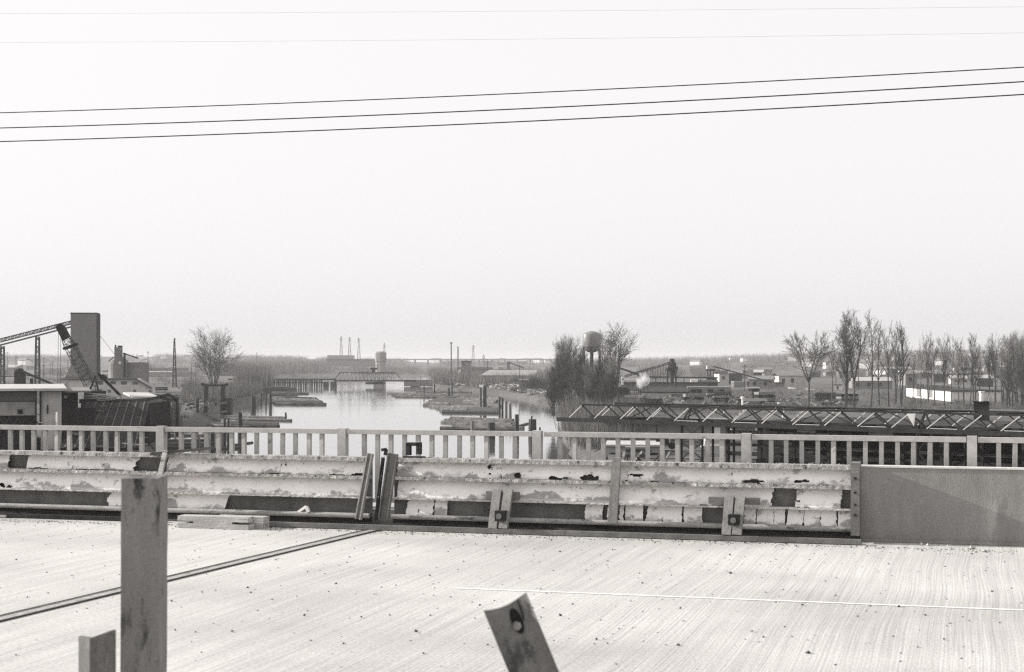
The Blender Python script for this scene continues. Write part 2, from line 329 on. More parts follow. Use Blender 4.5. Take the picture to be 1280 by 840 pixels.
def section(px0, px1, label, tier1, tier2, tier3, gaps=()):
    u0, u1 = U(px0, VF), U(px1, VF); e, off = road_thing('road_barrier', label, 'barrier', (u0+u1)/2, VF)
    off.z = 0
    mb = MB(off); mb.box(u0, u1, 15.445, 15.47, .05, .70); mb.build('back_plate', PLATE, e)
    ledge(u0, u1, 15.315, 15.47, .682, .722, e, off, CRUST); ledge(u0, u1, 15.325, 15.445, .496, .527, e, off, CRUST)
    ledge(u0, u1, 15.335, 15.445, .296, .312, e, off, mat('grimy_flange', .38, .58, 14, .8, stain=[(.12, 12, .6)], fine=(50, .2)))
    mb = MB(off)
    for k in range(int((u1-u0)/.5)+1):
        a_, b_ = u0+k*.5, min(u1, u0+k*.5+.5)
        if b_-a_ > .01: mb.tube((a_, 15.37, .118), (b_, 15.37, .118), .026, n=12)
    mb.build('bottom_tube', mat('scuffed_tube', .22, .40, 6, .7, stretch=(.4, 1, 1), stain=[(.10, 9, .58)], fine=(50, .2)), e, smooth=False)
    mb = MB(off); mb.box(u0, u1, 15.40, 15.445, .05, .09); mb.build('gap_shade_strip', DKSTEEL, e)  # near-black strip paints the shade of the gap under the barrier
    sd_ = int(px0)+11
    for (a_, b_, jl, jr, ho) in tier1: panel(U(a_, VF), U(b_, VF), T1[0], T1[1], e, off, [H(*h) for h in ho], sd_+int(a_), jl, jr)
    for (a_, b_, jl, jr, ho) in tier2: panel(U(a_, VF), U(b_, VF), T3[0], T3[1], e, off, [H(*h) for h in ho], sd_+int(a_)*3, jl, jr)
    for (a_, b_, tl) in tier3: lower(U(a_, VF), U(b_, VF), e, off, [], sd_+int(a_)*5, chip=.25, tilt=tl, jl=.06 if a_ == 131 else 0)
    return e, off
bA = section(-160, 202, 'white steel barrier section with a long open dark bottom slot, behind the tall timber post',
    [(-160, 14, 0, .05, []), (33, 91, .02, 0, [(50, 586, 9, 2)]), (91.3, 178, 0, .13, [(131, 581, 1.5, 1.5)])],
    [(-160, 27, 0, 0, [(4, 606, 4, 4), (13, 608, 4, 2.5)]), (27.3, 202, 0, 0, [])],
    [(131, 202, 0)])
bB = section(203, 462, 'white steel barrier section between the leaning slat and the twin leaning channels',
    [(209, 351, 0, 0, [(330, 595, 13, 1.5)]), (351.4, 455, 0, 0, [(357, 580, 1, 4), (420, 594, 15, 1.6), (447, 593, 9, 3)])],
    [(203, 452, 0, 0, [])],
    [(203, 281, .03)])
bC = section(490, 1066, 'longest white steel barrier section, with broken panels and small square plates along its foot',
    [(497, 627, 0, 0, [(612, 584, 3.5, 2.5), (613, 592, 2, 1.5)]), (627.3, 785, 0, 0, [(648, 594, 4, 2.5), (696, 598, 15, 2), (737, 597.5, 14, 4)]), (785.3, 915, 0, 0, [(798, 594, 9, 1.8)]), (915.3, 1065, 0, 0, [(944, 601.5, 14, 1.6), (1004, 601.5, 9, 1.8)])],
    [(497, 627, 0, 0, []), (627.3, 768, 0, 0, []), (770, 973, 0, .10, []), (994, 1054, .01, .03, [(997, 626, 3, 2)])],
    [(507, 522, .02), (523.5, 541, 0), (543.5, 559, -.01), (731, 753, 0), (759, 764, 0), (774, 779, 0), (782, 804, -.01), (807, 828, .02), (828.6, 852, 0), (855, 878, -.01), (930, 944.5, 0), (946, 967, 0), (967.6, 981, 0), (983, 1003, .015), (1005, 1025, 0), (1026.2, 1046, -.01), (1047.5, 1065, 0)])
# dark bottom rail lying on the deck, loose plank, leaning pieces
mb = MB(); u0, u1 = U(320, 15.1), U(1076, 15.1)
n = 60
mb.box(u0, u1, 15.10, 15.17, .006, .052); mb.box(u0, u1, 15.17, 15.26, .006, .016)
mb2 = MB(); mb2.v = [tuple(R(*v)) for v in mb.v]; mb2.f = mb.f
single(mb2, 'steel_angle', STEEL, 'long dark steel angle lying on the deck along the foot of the barrier', 'steel angle')
mb = MB(); mb.box(U(-170, 15.2), U(200, 15.2), 15.2, 15.26, .004, .045); mb2 = MB(); mb2.v = [tuple(R(*v)) for v in mb.v]; mb2.f = mb.f
single(mb2, 'steel_bar', DKSTEEL, 'dark steel bar on the deck under the barrier section with the open bottom slot', 'steel bar')
def lean(name, label, cat, top, bot, w, v0, v1, m, flange=0, thick=.03, group=None, extra=None):
    """a channel-section post in the barrier's plane: top and bottom are photograph pixels of its centre line"""
    t_, b_ = RP(top[0], top[1], v0), RP(bot[0], bot[1], v1); e, off = road_thing(name, label, cat, b_.x, b_.y, group); off.z = 0
    mb = MB(off); dn = (t_-b_).normalized(); side = Vector((1, 0, 0)); side = (side-dn*side.dot(dn)).normalized(); nn = dn.cross(side)
    if nn.y > 0: nn = -nn
    mb.bar(b_, t_, w, thick, side=side); mb.build('web', m, e)
    if flange:
        for sg in (-1, 1):
            mb = MB(off); o_ = side*sg*(w/2-.006)+nn*(flange/2+thick/2-.004); mb.bar(b_+o_, t_+o_, .012, flange, side=side); mb.build('flange', m, e)
    if extra: extra(e, off, b_, t_, side, nn)
    return e
lean('steel_channel', 'narrow pale steel channel leaning on the barrier, the thinner of the twin channels', 'steel channel', (464, 567), (449, 649), .06, 15.27, 15.22, mat('pale_channel', .28, .40, 6, .6, stain=[(.10, 9, .64)], fine=(60, .15)), .05, .012, 'twin steel channels leaning at the barrier gap')
lean('steel_channel', 'broad dark steel channel leaning on the barrier, the wider of the twin channels', 'steel channel', (492, 567), (480, 648), .105, 15.27, 15.24, STEEL, .04, .012, 'twin steel channels leaning at the barrier gap')
lean('upright_bar', 'dark upright bar in the gap between the two long barrier sections', 'steel bar', (479, 572), (470, 650), .03, 15.36, 15.36, DKSTEEL, 0, .03)
def twin(label, a1, a2, bolt, px_blk):
    t1, b1 = RP(*a1[0], 15.26), RP(*a1[1], 15.14); e, off = road_thing('clamp_post', label, 'clamp post', b1.x, b1.y, 'bolted clamp posts on the barrier foot'); off.z = 0
    for (tp, bt) in (a1, a2):
        t_, b_ = RP(*tp, 15.26), RP(*bt, 15.14); mb = MB(off); mb.bar(b_, t_, .088, .05, side=(1, 0, 0)); mb.build('plank', mat('clamp_steel', .19, .30, 7, .7, stain=[(.08, 9, .6), (.5, 11, .68)], fine=(60, .2)), e)
    c = RP(*bolt, 15.10); mb = MB(off); mb.box(c.x-.05, c.x+.05, 15.08, 15.19, c.z-.05, c.z+.05); bl = mb.build('clamp_block', DKSTEEL, e)
    mb = MB(off); mb.tube((c.x, 15.05, c.z), (c.x, 15.12, c.z), .03, n=6); mb.build('bolt', STEEL, bl)
    mb = MB(off); p0, p1 = RP(px_blk[0], px_blk[2], 15.31), RP(px_blk[1], px_blk[3], 15.31); mb.box(p0.x, p1.x, 15.29, 15.33, p1.z, p0.z); mb.build('backing_bar', STEEL, e)
twin('upright pair of clamp planks with dark bolt block, next to the twin leaning channels', ((622, 612), (616, 661)), ((636, 612), (629, 661)), (625, 645), (608, 649, 614, 625))
twin('upright pair of clamp planks with dark bolt block, beside the broken second-row panel', ((912, 619.5), (908, 669)), ((926, 620), (921, 669)), (917, 650), (886, 950, 621, 631))
lean('barrier_post', 'single worn steel post standing against the long barrier section between its clamp posts', 'post', (771, 572), (766, 653), .085, 15.29, 15.28, WOOD, 0, .05)
mb = MB()
e, off = road_thing('end_post', 'upright riveted steel end post where the barrier meets the grey concrete parapet', 'post', U(1070, 15.3), 15.3); off.z = 0
mb.off = off; a_ = RP(1063.5, 575, 15.24); b_ = RP(1074.5, 663, 15.24)
mb.box(a_.x, b_.x, 15.225, 15.47, .075, .755); mb.build('post_body', mat('end_post_steel', .13, .20, 5, .75, stain=[(.07, 6, .6)], fine=(60, .2)), e)
for py in (598, 616, 631, 644):
    c = RP(1069, py, 15.22); mb = MB(off); mb.tube((c.x, 15.226, c.z), (c.x, 15.208, c.z), .012, n=8); mb.build('rivet', DKSTEEL, e)
mb = MB(); c0, c1 = RP(190, 567.5, 15.30), RP(266, 560, 15.36); 
for k in range(1): mb.bar(c0, c1, .10, .03, side=(0, 1, 0))
mb2 = MB(); mb2.v = [tuple(R(*v)) for v in mb.v]; mb2.f = mb.f
single(mb2, 'plank', mat('blackened_plank', .05, .12, 5, .9, fine=(50, .2)), 'dark plank lying tilted across the top of the barrier beside the leaning slat', 'plank')
lean('wooden_slat', 'split pale wooden slat leaning up to the dark plank on the barrier', 'slat', (207, 563), (190, 640), .05, 15.27, 15.2, PALEWOOD, 0, .03)
def top_bits():
    e, off = road_thing('steel_bracket', 'rusty square steel bracket standing on top of the barrier', 'bracket', U(518, 15.4), 15.4); off.z = 0
    for (a0, a1, b0, b1) in ((508, 513, 554, 569), (521, 526, 553, 568), (509, 525, 553, 557.5)):
        p0, p1 = RP(a0, b0, 15.38), RP(a1, b1, 15.38); mb = MB(off); mb.box(p0.x, p1.x, 15.36, 15.42, p1.z, p0.z); mb.build('bracket_arm', DKSTEEL, e)
    p0, p1 = RP(505, 567, 15.38), RP(529, 570, 15.38); mb = MB(off); mb.box(p0.x, p1.x, 15.34, 15.44, .722, .735); mb.build('foot_plate', DKSTEEL, e)
    mb = MB(); p0, p1, p2 = RP(481.5, 569, 15.38), RP(483, 561.5, 15.38), RP(477, 562.5, 15.38)
    mb.bar(R(*p0), R(*p1), .03); mb.bar(R(*p1), R(*p2), .03); single(mb, 'hook', DKSTEEL, 'small dark bent hook on top of the barrier gap between channels', 'hook')
    mb = MB(); p0, p1, p2 = RP(373, 640, 15.37), RP(383, 633, 15.36), RP(386, 640, 15.36); mb.bar(R(*p0), R(*p1), .025); mb.bar(R(*p1), R(*p2), .035)
    single(mb, 'bent_scrap', WHITE, 'small bent white scrap caught in the dark slot of the barrier', 'scrap')
top_bits()
# timber blocks on the deck
def timber(label, px0, px1, v0, v1, h, layers):
    u0, u1 = U(px0, v0), U(px1, v0); e, off = road_thing('timber_baulk', label, 'timber', (u0+u1)/2, v0); off.z = 0
    for (k0, k1, du) in layers:
        mb = MB(off); n = 14; P = []
        for i in range(n+1):
            u = u0+du+(u1-u0-2*du)*i/n; j = lambda s_: .006*noise.noise(Vector((u*4, s_, k0)))
            P += [(u, v0+j(1), h*k0+j(2)*.3+.002), (u, v0+j(3), h*k1+j(4)), (u, v1+j(5), h*k1+j(6)), (u, v1, h*k0+.002)]
        mb.add(P, [(4*i+k, 4*i+(k+1) % 4, 4*i+4+(k+1) % 4, 4*i+4+k) for i in range(n) for k in range(4)]+[(3, 2, 1, 0), (4*n, 4*n+1, 4*n+2, 4*n+3)])
        mb.build('board', PALEWOOD, e, recalc=True)
timber('long split bleached timber lying on the deck at the foot of the barrier', 222, 310, 14.78, 14.93, .125, ((0, .40, 0), (.58, 1, .0), (.38, .6, .18)))
timber('short squared timber block lying on the deck behind the long split timber', 268, 329, 14.95, 15.10, .115, ((0, 1, 0),))
mb = MB(); 
for (x, y, w, dd) in ((8, 642, .3, .1), (20, 646, .2, .08), (-4, 647, .25, .06)):
    c = at(x, y, 0); mb.obox(c+Z*.02, T2*w/2, N2*dd/2, Z*.012)
single(mb, 'wood_scrap', PALEWOOD, 'flat pale wood scraps lying on the deck below the open barrier slot', 'wood scraps')
mb = MB()
for i in range(800):
    u_ = rng.uniform(U(-60, 15.38), U(1064, 15.38)); zt = rng.choice((.722, .722, .527, .527, .312)); v_ = rng.uniform(15.325, 15.37 if zt < .7 else 15.46)
    if noise.noise(Vector((u_*1.7, zt*9, 0))) < -.12: continue
    mb.rock(R(u_, v_, zt+.003), rng.uniform(.004, .012), rng)
kind(mb.build('crumbled_grit', CRUST), 'stuff')
# concrete parapet
e, off = road_thing('concrete_parapet', 'plain grey concrete parapet wall running on beyond the end of the barrier', 'parapet', U(1180, 15.5), 15.5); off.z = 0
uA, uB = U(1075, 15.44), 30
mb = MB(off); mb.box(uA, uB, 15.46, 15.615, 0, .700); mb.build('wall_face', PARAPET, e)
mb = MB(off); mb.box(uA, uB, 15.45, 15.62, .702, .716); mb.build('coping', mat('sunlit_tone_coping', .5, .62, 5, .9, fine=(40, .1)), e)  # brightness of the sunlit parapet top is put into this paler tone
mb = MB(off); mb.box(uA+.02, uB, 15.43, 15.46, .003, .03); mb.build('toe_strip', PARAPET, e)
mb = MB()
for (x, y, w) in ((1153, 681.5, .035), (1160, 682.5, .03), (1184, 684, .025), (1213, 686, .04), (1230, 690, .03)): mb.rock(at(x, y, 0)+Z*.01, w, rng, .5)
kind(mb.build('concrete_crumbs', pale_grit), 'stuff')
# steel picket railing
e, off = road_thing('picket_railing', 'light grey steel picket railing running the whole way behind the barrier and parapet', 'railing', -4.2, 15.78); off.z = 0
PV = 15.78; up = [U(202, PV)+k*(U(1215, PV)-U(202, PV))/4 for k in range(-2, 7)]
for k, u in enumerate(up):
    mb = MB(off); mb.box(u-.046, u+.046, PV-.045, PV+.045, .16, .995); po = mb.build('post', GALV, e)
    mb = MB(off); mb.box(u-.07, u+.07, PV-.07, PV+.07, .16, .175); mb.build('base_plate', GALV, po)
    if k+1 < len(up):
        u2 = up[k+1]; mb = MB(off); g0 = .075 if k % 3 == 1 else .055; mb.box(u+g0, u2-.052, PV-.035, PV+.035, .935, .985); mb.build('top_rail', GALV, e)
        mb = MB(off); mb.box(u+.05, u2-.05, PV-.02, PV+.02, .22, .26); mb.build('bottom_rail', GALV, e)
        for j in range(12):
            x = (u+u2)/2+(j-5.5)*.1505+rng.uniform(-.005, .005); mb = MB(off); mb.bar((x+rng.uniform(-.005, .005), PV+rng.uniform(-.003, .003), .262), (x, PV, .933), .043, .04, side=(1, rng.uniform(-.12, .12), 0)); mb.build('baluster', GALV, e)

# ------------------------------------------------------------------ posts near the lens
D = 5.0; X0, X1 = (151.5-640)/F*D, (199-640)/F*D; zt = EYE-(598-HY)/F*D
e = thing('guard_post', 'tall weathered square timber guard post standing in front of the barrier', 'post', ((X0+X1)/2, D, 0))
mb = MB(e.location); bmx = .012; P = [(X0, D+.0), (X1-.004, D), (X1, D+.004), (X1, D+.125), (X0, D+.125)]
n = 26; VV = []
for i in range(n+1):
    z = zt*i/n
    for k, (x, y) in enumerate(P): VV.append((x-.006*(1-i/n)*(1 if k else 1)+.0018*noise.noise(Vector((z*9, k*3, 0))), y, z+(.004*noise.noise(Vector((k*2.2, 5, 1))) if i == n else 0)))
m5 = len(P); mb.add(VV, [(i*m5+k, i*m5+(k+1) % m5, (i+1)*m5+(k+1) % m5, (i+1)*m5+k) for i in range(n) for k in range(m5)]+[tuple(range(m5-1, -1, -1)), tuple(n*m5+k for k in range(m5))])
mb.build('timber', mat('stained_post_timber', .15, .24, 4, .85, stretch=(1, 1, .4), stain=[(.10, 3.2, .49), (.03, 6.5, .53), (.30, 9, .64)], fine=(90, .12), bump=.12), e, recalc=True)
D = 4.7; c = Vector(((118-640)/F*D, D+.03, 0)); zt = EYE-(798-HY)/F*D
mb = MB(); A, B, C_ = Vector(((98-640)/F*(D+.035), D+.035, 0)), Vector(((112-640)/F*D, D, 0)), Vector(((145-640)/F*(D+.15), D+.15, 0))
mb.prism([A, B, C_, C_+Vector((-.011, .006, 0)), B+Vector((.002, .02, 0)), A+Vector((.006, .012, 0))], (0, 0, zt))
single(mb, 'angle_post', mat('grimy_angle', .10, .19, 6, .8, stretch=(1, 1, .3), stain=[(.06, 8, .6)], fine=(60, .2)), 'short steel angle post cut off low beside the tall timber guard post', 'post')
# leaning channel post
D = 4.0; TL, TR = atY(603, 763, D), atY(656, 740, D+.02); BL = atY(632, 840, D-.02); ax = Vector((.384, -.08, -.92)).normalized(); wd = (TR-TL); W_ = wd.length; wd.normalize()
wd = (wd-ax*wd.dot(ax)).normalized(); nn = wd.cross(ax).normalized()
if nn.y > 0: nn = -nn
LEN = 1.32; k = 14; prof = []
for i in range(k+1):
    t = i/k; dep = .026*(abs(2*t-1)**3.0); prof.append((t*W_, dep))
e = thing('leaning_post', 'grey steel channel post leaning over on the deck with a bolt near its top', 'post', TL+ax*LEN)
mb = MB(e.location); R1 = []; 
for end in (0, 1):
    for (x, dp) in prof:
        R1.append(TL+wd*x+nn*dp+ax*(LEN*end+(.012*math.sin(math.pi*x/W_) if not end else 0)))
    for (x, dp) in prof:
        R1.append(TL+wd*x+nn*(dp-.007)+ax*(LEN*end+(.012*math.sin(math.pi*x/W_) if not end else 0)))
m_ = k+1; fs = []
for i in range(k): fs += [(i, i+1, 2*m_+i+1, 2*m_+i), (m_+i, 3*m_+i, 3*m_+i+1, m_+i+1), (i, m_+i, m_+i+1, i+1), (2*m_+i, 2*m_+i+1, 3*m_+i+1, 3*m_+i)]
fs += [(0, 2*m_, 3*m_, m_), (k, m_+k, 3*m_+k, 2*m_+k)]
mb.add(R1, fs); PG = mat('post_grey_steel', .10, .17, 8, .6, stretch=(1, 1, .5), stain=[(.05, 7, .58), (.24, 4, .62)], fine=(80, .15)); mb.build('channel', PG, e, recalc=True, smooth=False)
c = TL+wd*W_*.60+ax*.064
mb = MB(e.location); sl_ = [c+wd*(.014*math.cos(t*math.pi/8))+ax*(.034*math.sin(t*math.pi/8)-.006)+nn*.0015 for t in range(16)]
mb.add(sl_+[p_+nn*.0015 for p_ in sl_], [tuple(range(16)), tuple(range(31, 15, -1))]+[(t, t+16, (t+1) % 16+16, (t+1) % 16) for t in range(16)]); mb.build('slot', VOID, e, recalc=True)
cb_ = c-wd*.006+ax*.004; mb = MB(e.location); mb.tube(cb_+nn*.001, cb_+nn*.020, .0125, .0115, n=6); bo = mb.build('bolt', mat('worn_bolt', .10, .22, 30, .5), e)
mb = MB(e.location); r0 = TL+wd*W_*.78+ax*.008; mb.bar(r0+nn*.012, r0+ax*.055-wd*.004+nn*.004, .004, .003); mb.build('crack', VOID, e)

# ------------------------------------------------------------------ overhead wires
WIRE = mat('line_wire', .02, .03, 1, .8)
def wire(label, v, pts, r, group):
    P = [RP(x, y, v) for x, y in pts]; (x0, y0), (x1, y1), (x2, y2) = [(p.x, p.z) for p in P]
    def zf(u): return y0*(u-x1)*(u-x2)/((x0-x1)*(x0-x2))+y1*(u-x0)*(u-x2)/((x1-x0)*(x1-x2))+y2*(u-x0)*(u-x1)/((x2-x0)*(x2-x1))
    mb = MB(); a_, b_ = x0-18, x2+14; n = 48
    for i in range(n):
        ua, ub = a_+(b_-a_)*i/n, a_+(b_-a_)*(i+1)/n; mb.tube(R(ua, v, zf(ua)), R(ub, v, zf(ub)), r, n=5, cap=False)
    single(mb, 'overhead_wire', WIRE, label, 'wire', group)
g = 'dark overhead wires above the railing'
wire('topmost of the three dark overhead wires crossing the sky', 24, ((0, 141), (640, 117), (1280, 84)), .0085, g)
wire('middle one of the three dark overhead wires crossing the sky', 24, ((0, 160), (640, 136.5), (1280, 102)), .0095, g)
wire('lowest of the three dark overhead wires crossing the sky', 24, ((0, 177), (640, 152.5), (1280, 118)), .0095, g)
wire('very faint hair-thin wire highest in the sky', 60, ((0, 17), (640, 14), (1280, 8.5)), .0026, 'faint wires')
wire('faint hair-thin wire just above the three dark wires', 60, ((0, 53), (640, 49), (1280, 41)), .0026, 'faint wires')

# ------------------------------------------------------------------ terrain, river
RIV = [(-800, 1700), (60, 700), (150, 610), (205, 566), (209, 538), (262, 534), (288, 513), (291, 507), (322, 503.5), (333, 493), (338, 485), (338, 479.5), (325, 475.5), (310, 471.5), (400, 469.5), (538, 470.5),
       (530, 480), (548, 486), (600, 490), (640, 497), (688, 508), (697, 520), (692, 535), (700, 560), (718, 590), (745, 640), (790, 700), (1400, 1700)]
RW = [at(x, y, WATER) for x, y in RIV]
def seg_d(p, a, b):
    ab = b-a; t = max(0, min(1, (p-a).dot(ab)/ab.length_squared)); return (p-a-ab*t).length
RW2 = [Vector((p.x, p.y)) for p in RW]
def river_sd(x, y):
    p = Vector((x, y)); ins = False; d = 1e9; n = len(RW2)
    for i in range(n):
        a, b = RW2[i], RW2[(i+1) % n]; d = min(d, seg_d(p, a, b))
        if (a.y > y) != (b.y > y) and x < (b.x-a.x)*(y-a.y)/(b.y-a.y)+a.x: ins = not ins
    return -d if ins else d
def sstep(a, b, x): t = max(0, min(1, (x-a)/(b-a))); return t*t*(3-2*t)
def ground_z(x, y):
    s = x/max(y, 1); hl = sstep(1400, 3200, y)*(17+6*noise.noise(Vector((x/500, y/900, 0)))) if s < -.1 else 0
    k = sstep(.02, .2, s); hr = sstep(800, 2400, y)*(9+6*k+5*noise.noise(Vector((x/350, y/700, 3))))*k
    hm = sstep(1600, 3000, y)*8*(1-k)*(1 if s >= -.1 else 0)
    if -.16 < s < -.04: tt = sstep(-.16, -.04, s); hl = sstep(1400, 3200, y)*17*(1-tt); hm = sstep(1600, 3000, y)*8*tt
    return LAND+hl+hr+hm
ys = []; y = 14.
while y < 9500: ys.append(y); y *= 1.028 if 90 < y < 1300 else 1.06
ss = [-2.4, -2, -1.6, -1.3, -1, -.8, -.65, -.55, -.48, -.43, -.40]; s = -.375
while s < .376: ss.append(s); s += .0028 if -.24 < s < .1 else .009
ss += [.40, .43, .48, .55, .65, .8, 1, 1.3, 1.6, 2, 2.4]
V_, F_ = [], []
for y in ys:
    for s in ss:
        x = s*y; z = ground_z(x, y)
        if y < 1500 and -1 < s < .8:
            d_ = river_sd(x, y); z = LAND-3.6*(1-sstep(-2, 5, d_+1.5*noise.noise(Vector((x*.15, y*.08, 0))))) if d_ < 60 else z
        z += (.35*noise.noise(Vector((x*.08, y*.03, 0)))) if z > WATER+.5 else 0
        V_.append((x, y, z))
nsx = len(ss)
for i in range(len(ys)-1):
    for j in range(nsx-1): F_.append((i*nsx+j, i*nsx+j+1, (i+1)*nsx+j+1, (i+1)*nsx+j))
mb = MB(); mb.v = V_; mb.f = F_
GROUND = mat('rough_winter_ground', .045, .11, .035, .95, stretch=(1, .4, 1), contrast=.3, stain=[(.22, .02, .66), (.03, .05, .58), (.20, .09, .68)], fine=(.7, .35))
kind(mb.build('ground', GROUND, smooth=True), 'structure')
wm = bpy.data.materials.new('river_water'); wm.use_nodes = True; n = wm.node_tree.nodes; l = wm.node_tree.links; b = n['Principled BSDF']
b.inputs['Base Color'].default_value = gray(.09); b.inputs['Roughness'].default_value = .05; b.inputs['IOR'].default_value = 1.8
tc = n.new('ShaderNodeTexCoord'); mp = n.new('ShaderNodeMapping'); mp.inputs['Scale'].default_value = (.8, .35, 1); l.new(tc.outputs['Object'], mp.inputs[0])
nz1 = n.new('ShaderNodeTexNoise'); nz1.inputs['Scale'].default_value = 1.2; nz1.inputs['Detail'].default_value = 4; l.new(mp.outputs[0], nz1.inputs['Vector'])
nz2 = n.new('ShaderNodeTexNoise'); nz2.inputs['Scale'].default_value = .03; nz2.inputs['Detail'].default_value = 3; l.new(tc.outputs['Object'], nz2.inputs['Vector'])
mr = n.new('ShaderNodeMapRange'); mr.inputs[1].default_value = .4; mr.inputs[2].default_value = .65; mr.inputs[3].default_value = .07; mr.inputs[4].default_value = .24; l.new(nz2.outputs['Fac'], mr.inputs[0])
bp = n.new('ShaderNodeBump'); bp.inputs['Distance'].default_value = .12; l.new(mr.outputs[0], bp.inputs['Strength']); l.new(nz1.outputs['Fac'], bp.inputs['Height']); l.new(bp.outputs[0], b.inputs['Normal'])
mb = MB(); mb.add([(-900, 15, WATER), (900, 15, WATER), (900, 1600, WATER), (-900, 1600, WATER)], [(0, 1, 2, 3)]); kind(mb.build('river', wm), 'structure')

# ------------------------------------------------------------------ trees
def grow(mbs, p, d, L_, r, depth, rg, P, first=.3):
    nseg = P['seg'][min(depth, len(P['seg'])-1)]; mbx = mbs[0] if depth == 0 else mbs[1]; kids = P['kids'][min(depth, len(P['kids'])-1)]
    for i in range(nseg):
        f0, f1 = i/nseg, (i+1)/nseg; w = P['wob']*(.5 if depth == 0 else 1)
        d = (d+Vector((rg.gauss(0, w), rg.gauss(0, w), rg.gauss(0, w*.6)))+Z*P['up']*(.12 if depth else .25)).normalized()
        q = p+d*L_/nseg; ra = max(P['rmin'], r*(1-.8*f0)); rb = max(P['rmin'], r*(1-.8*f1))
        mbx.tube(p, q, ra, rb, 5 if depth == 0 else 3, cap=False); p = q
        if depth < P['depth'] and f1 >= first:
            nk = int(kids)+(1 if rg.random() < kids % 1 else 0)
            for j in range(int(nk)):
                a_ = rad(rg.uniform(*P['ang'])); az = rg.uniform(0, 2*math.pi); o1 = d.orthogonal().normalized(); o2 = d.cross(o1)
                d2 = (d*math.cos(a_)+(o1*math.cos(az)+o2*math.sin(az))*math.sin(a_)).normalized()
                ln = L_*P['ratio'][min(depth, len(P['ratio'])-1)]*rg.uniform(.65, 1.15)*(1-.45*f1 if depth == 0 else 1)
                grow(mbs, p, d2, ln, max(P['rmin'], min(rb*.8, r*.55)), depth+1, rg, P, .25)
KINDS = {
 'poplar': dict(seg=[13, 5, 4, 2], kids=[1.8, 1.5, 1.3], depth=3, wob=.07, up=.8, ang=(20, 40), ratio=[.36, .45, .5], rmin=.024),
 'open':   dict(seg=[9, 5, 4, 2], kids=[1.8, 1.5, 1.25], depth=3, wob=.09, up=.42, ang=(26, 50), ratio=[.56, .52, .5], rmin=.03),
 'dense':  dict(seg=[12, 6, 4, 2], kids=[2.4, 1.8, 1.6], depth=3, wob=.07, up=.5, ang=(18, 42), ratio=[.42, .45, .5], rmin=.015),
}
def tree_proto(kd, h, seed, stems=1, first=.3, r=None, spread=0, fork=None, twig=None):
    rg = random.Random(seed); t, c = MB(), MB()
    if fork:
        hf, nl, sp = fork; p = Vector((0, 0, -.3)); r0 = r or h*.016
        for k in range(5): q = p+Vector((rg.gauss(0, .12), rg.gauss(0, .12), hf*h/5)); t.tube(p, q, r0*(1-.08*k), r0*(.92-.08*k), 6, cap=False); p = q
        for k in range(nl):
            a_ = 2*math.pi*(k+rg.uniform(-.25, .25))/nl; d = Vector((math.cos(a_)*sp, math.sin(a_)*sp, 1)).normalized()
            grow((t, c), p-Z*rg.uniform(0, .1)*h*hf, d, h*(1-hf)*rg.uniform(.85, 1.05), r0*.7, 0, rg, KINDS[kd], .3)
    for k in range(stems if not fork else 0):
        d = (Z+Vector((rg.uniform(-spread, spread), rg.uniform(-spread, spread), 0))).normalized()
        grow((t, c), Vector((rg.uniform(-.5, .5)*(stems > 1), rg.uniform(-.5, .5)*(stems > 1), -.3)), d, h*rg.uniform(.86, 1) if stems > 1 else h, r or h*.014, 0, rg, KINDS[kd], first)
    zm = max(v[2] for v in t.v+c.v)
    e = bpy.data.objects.new('bare_tree', None); COL.objects.link(e)
    t.build('trunk', BARK, e); c.build('crown', twig or TWIG, e); e['h'] = zm
    return e
PROT = {}
def plant(key, px, py_top, Y, label, cat='bare tree', group=None, name='bare_tree', sx=1, rot=0):
    src, used = PROT[key]; o = src if not used else copy_tree(src); PROT[key][1] = True
    hh = src['h']; x = (px-640)/F*Y; z0 = ground_z(x, Y); top = EYE-(py_top-HY)/F*Y; sc = (top-z0)/hh*(1.04 if name == 'bare_tree' else 1.06)
    o.name = name; o.location = (x, Y, z0); o.scale = (sc*sx, sc*sx, sc); o.rotation_euler.z = rot
    if 'h' in o.keys() and o is not src: del o['h']
    tag(o, label, cat, group); return o
for key, a in dict(p1=('poplar', 20, 1, 1, .32), p2=('poplar', 20, 5, 2, .30, None, .05), p3=('poplar', 20, 9, 1, .4), p4=('poplar', 20, 14, 2, .35, None, .10), o1=('open', 17, 21, 1, .45, None, 0, (.42, 4, .55)), o2=('open', 20, 25, 1, .28, None, 0, (.34, 4, .36)), o3=('open', 20, 31, 4, .22, .34, .26, (.10, 7, .46)),
                   d1=('dense', 14, 41, 3, .12, None, .1), d2=('dense', 14, 45, 3, .1, None, .16)).items():
    PROT[key] = [tree_proto(a[0], a[1], a[2], *a[3:]), False]
g = 'bare poplars beyond the truss gantry'
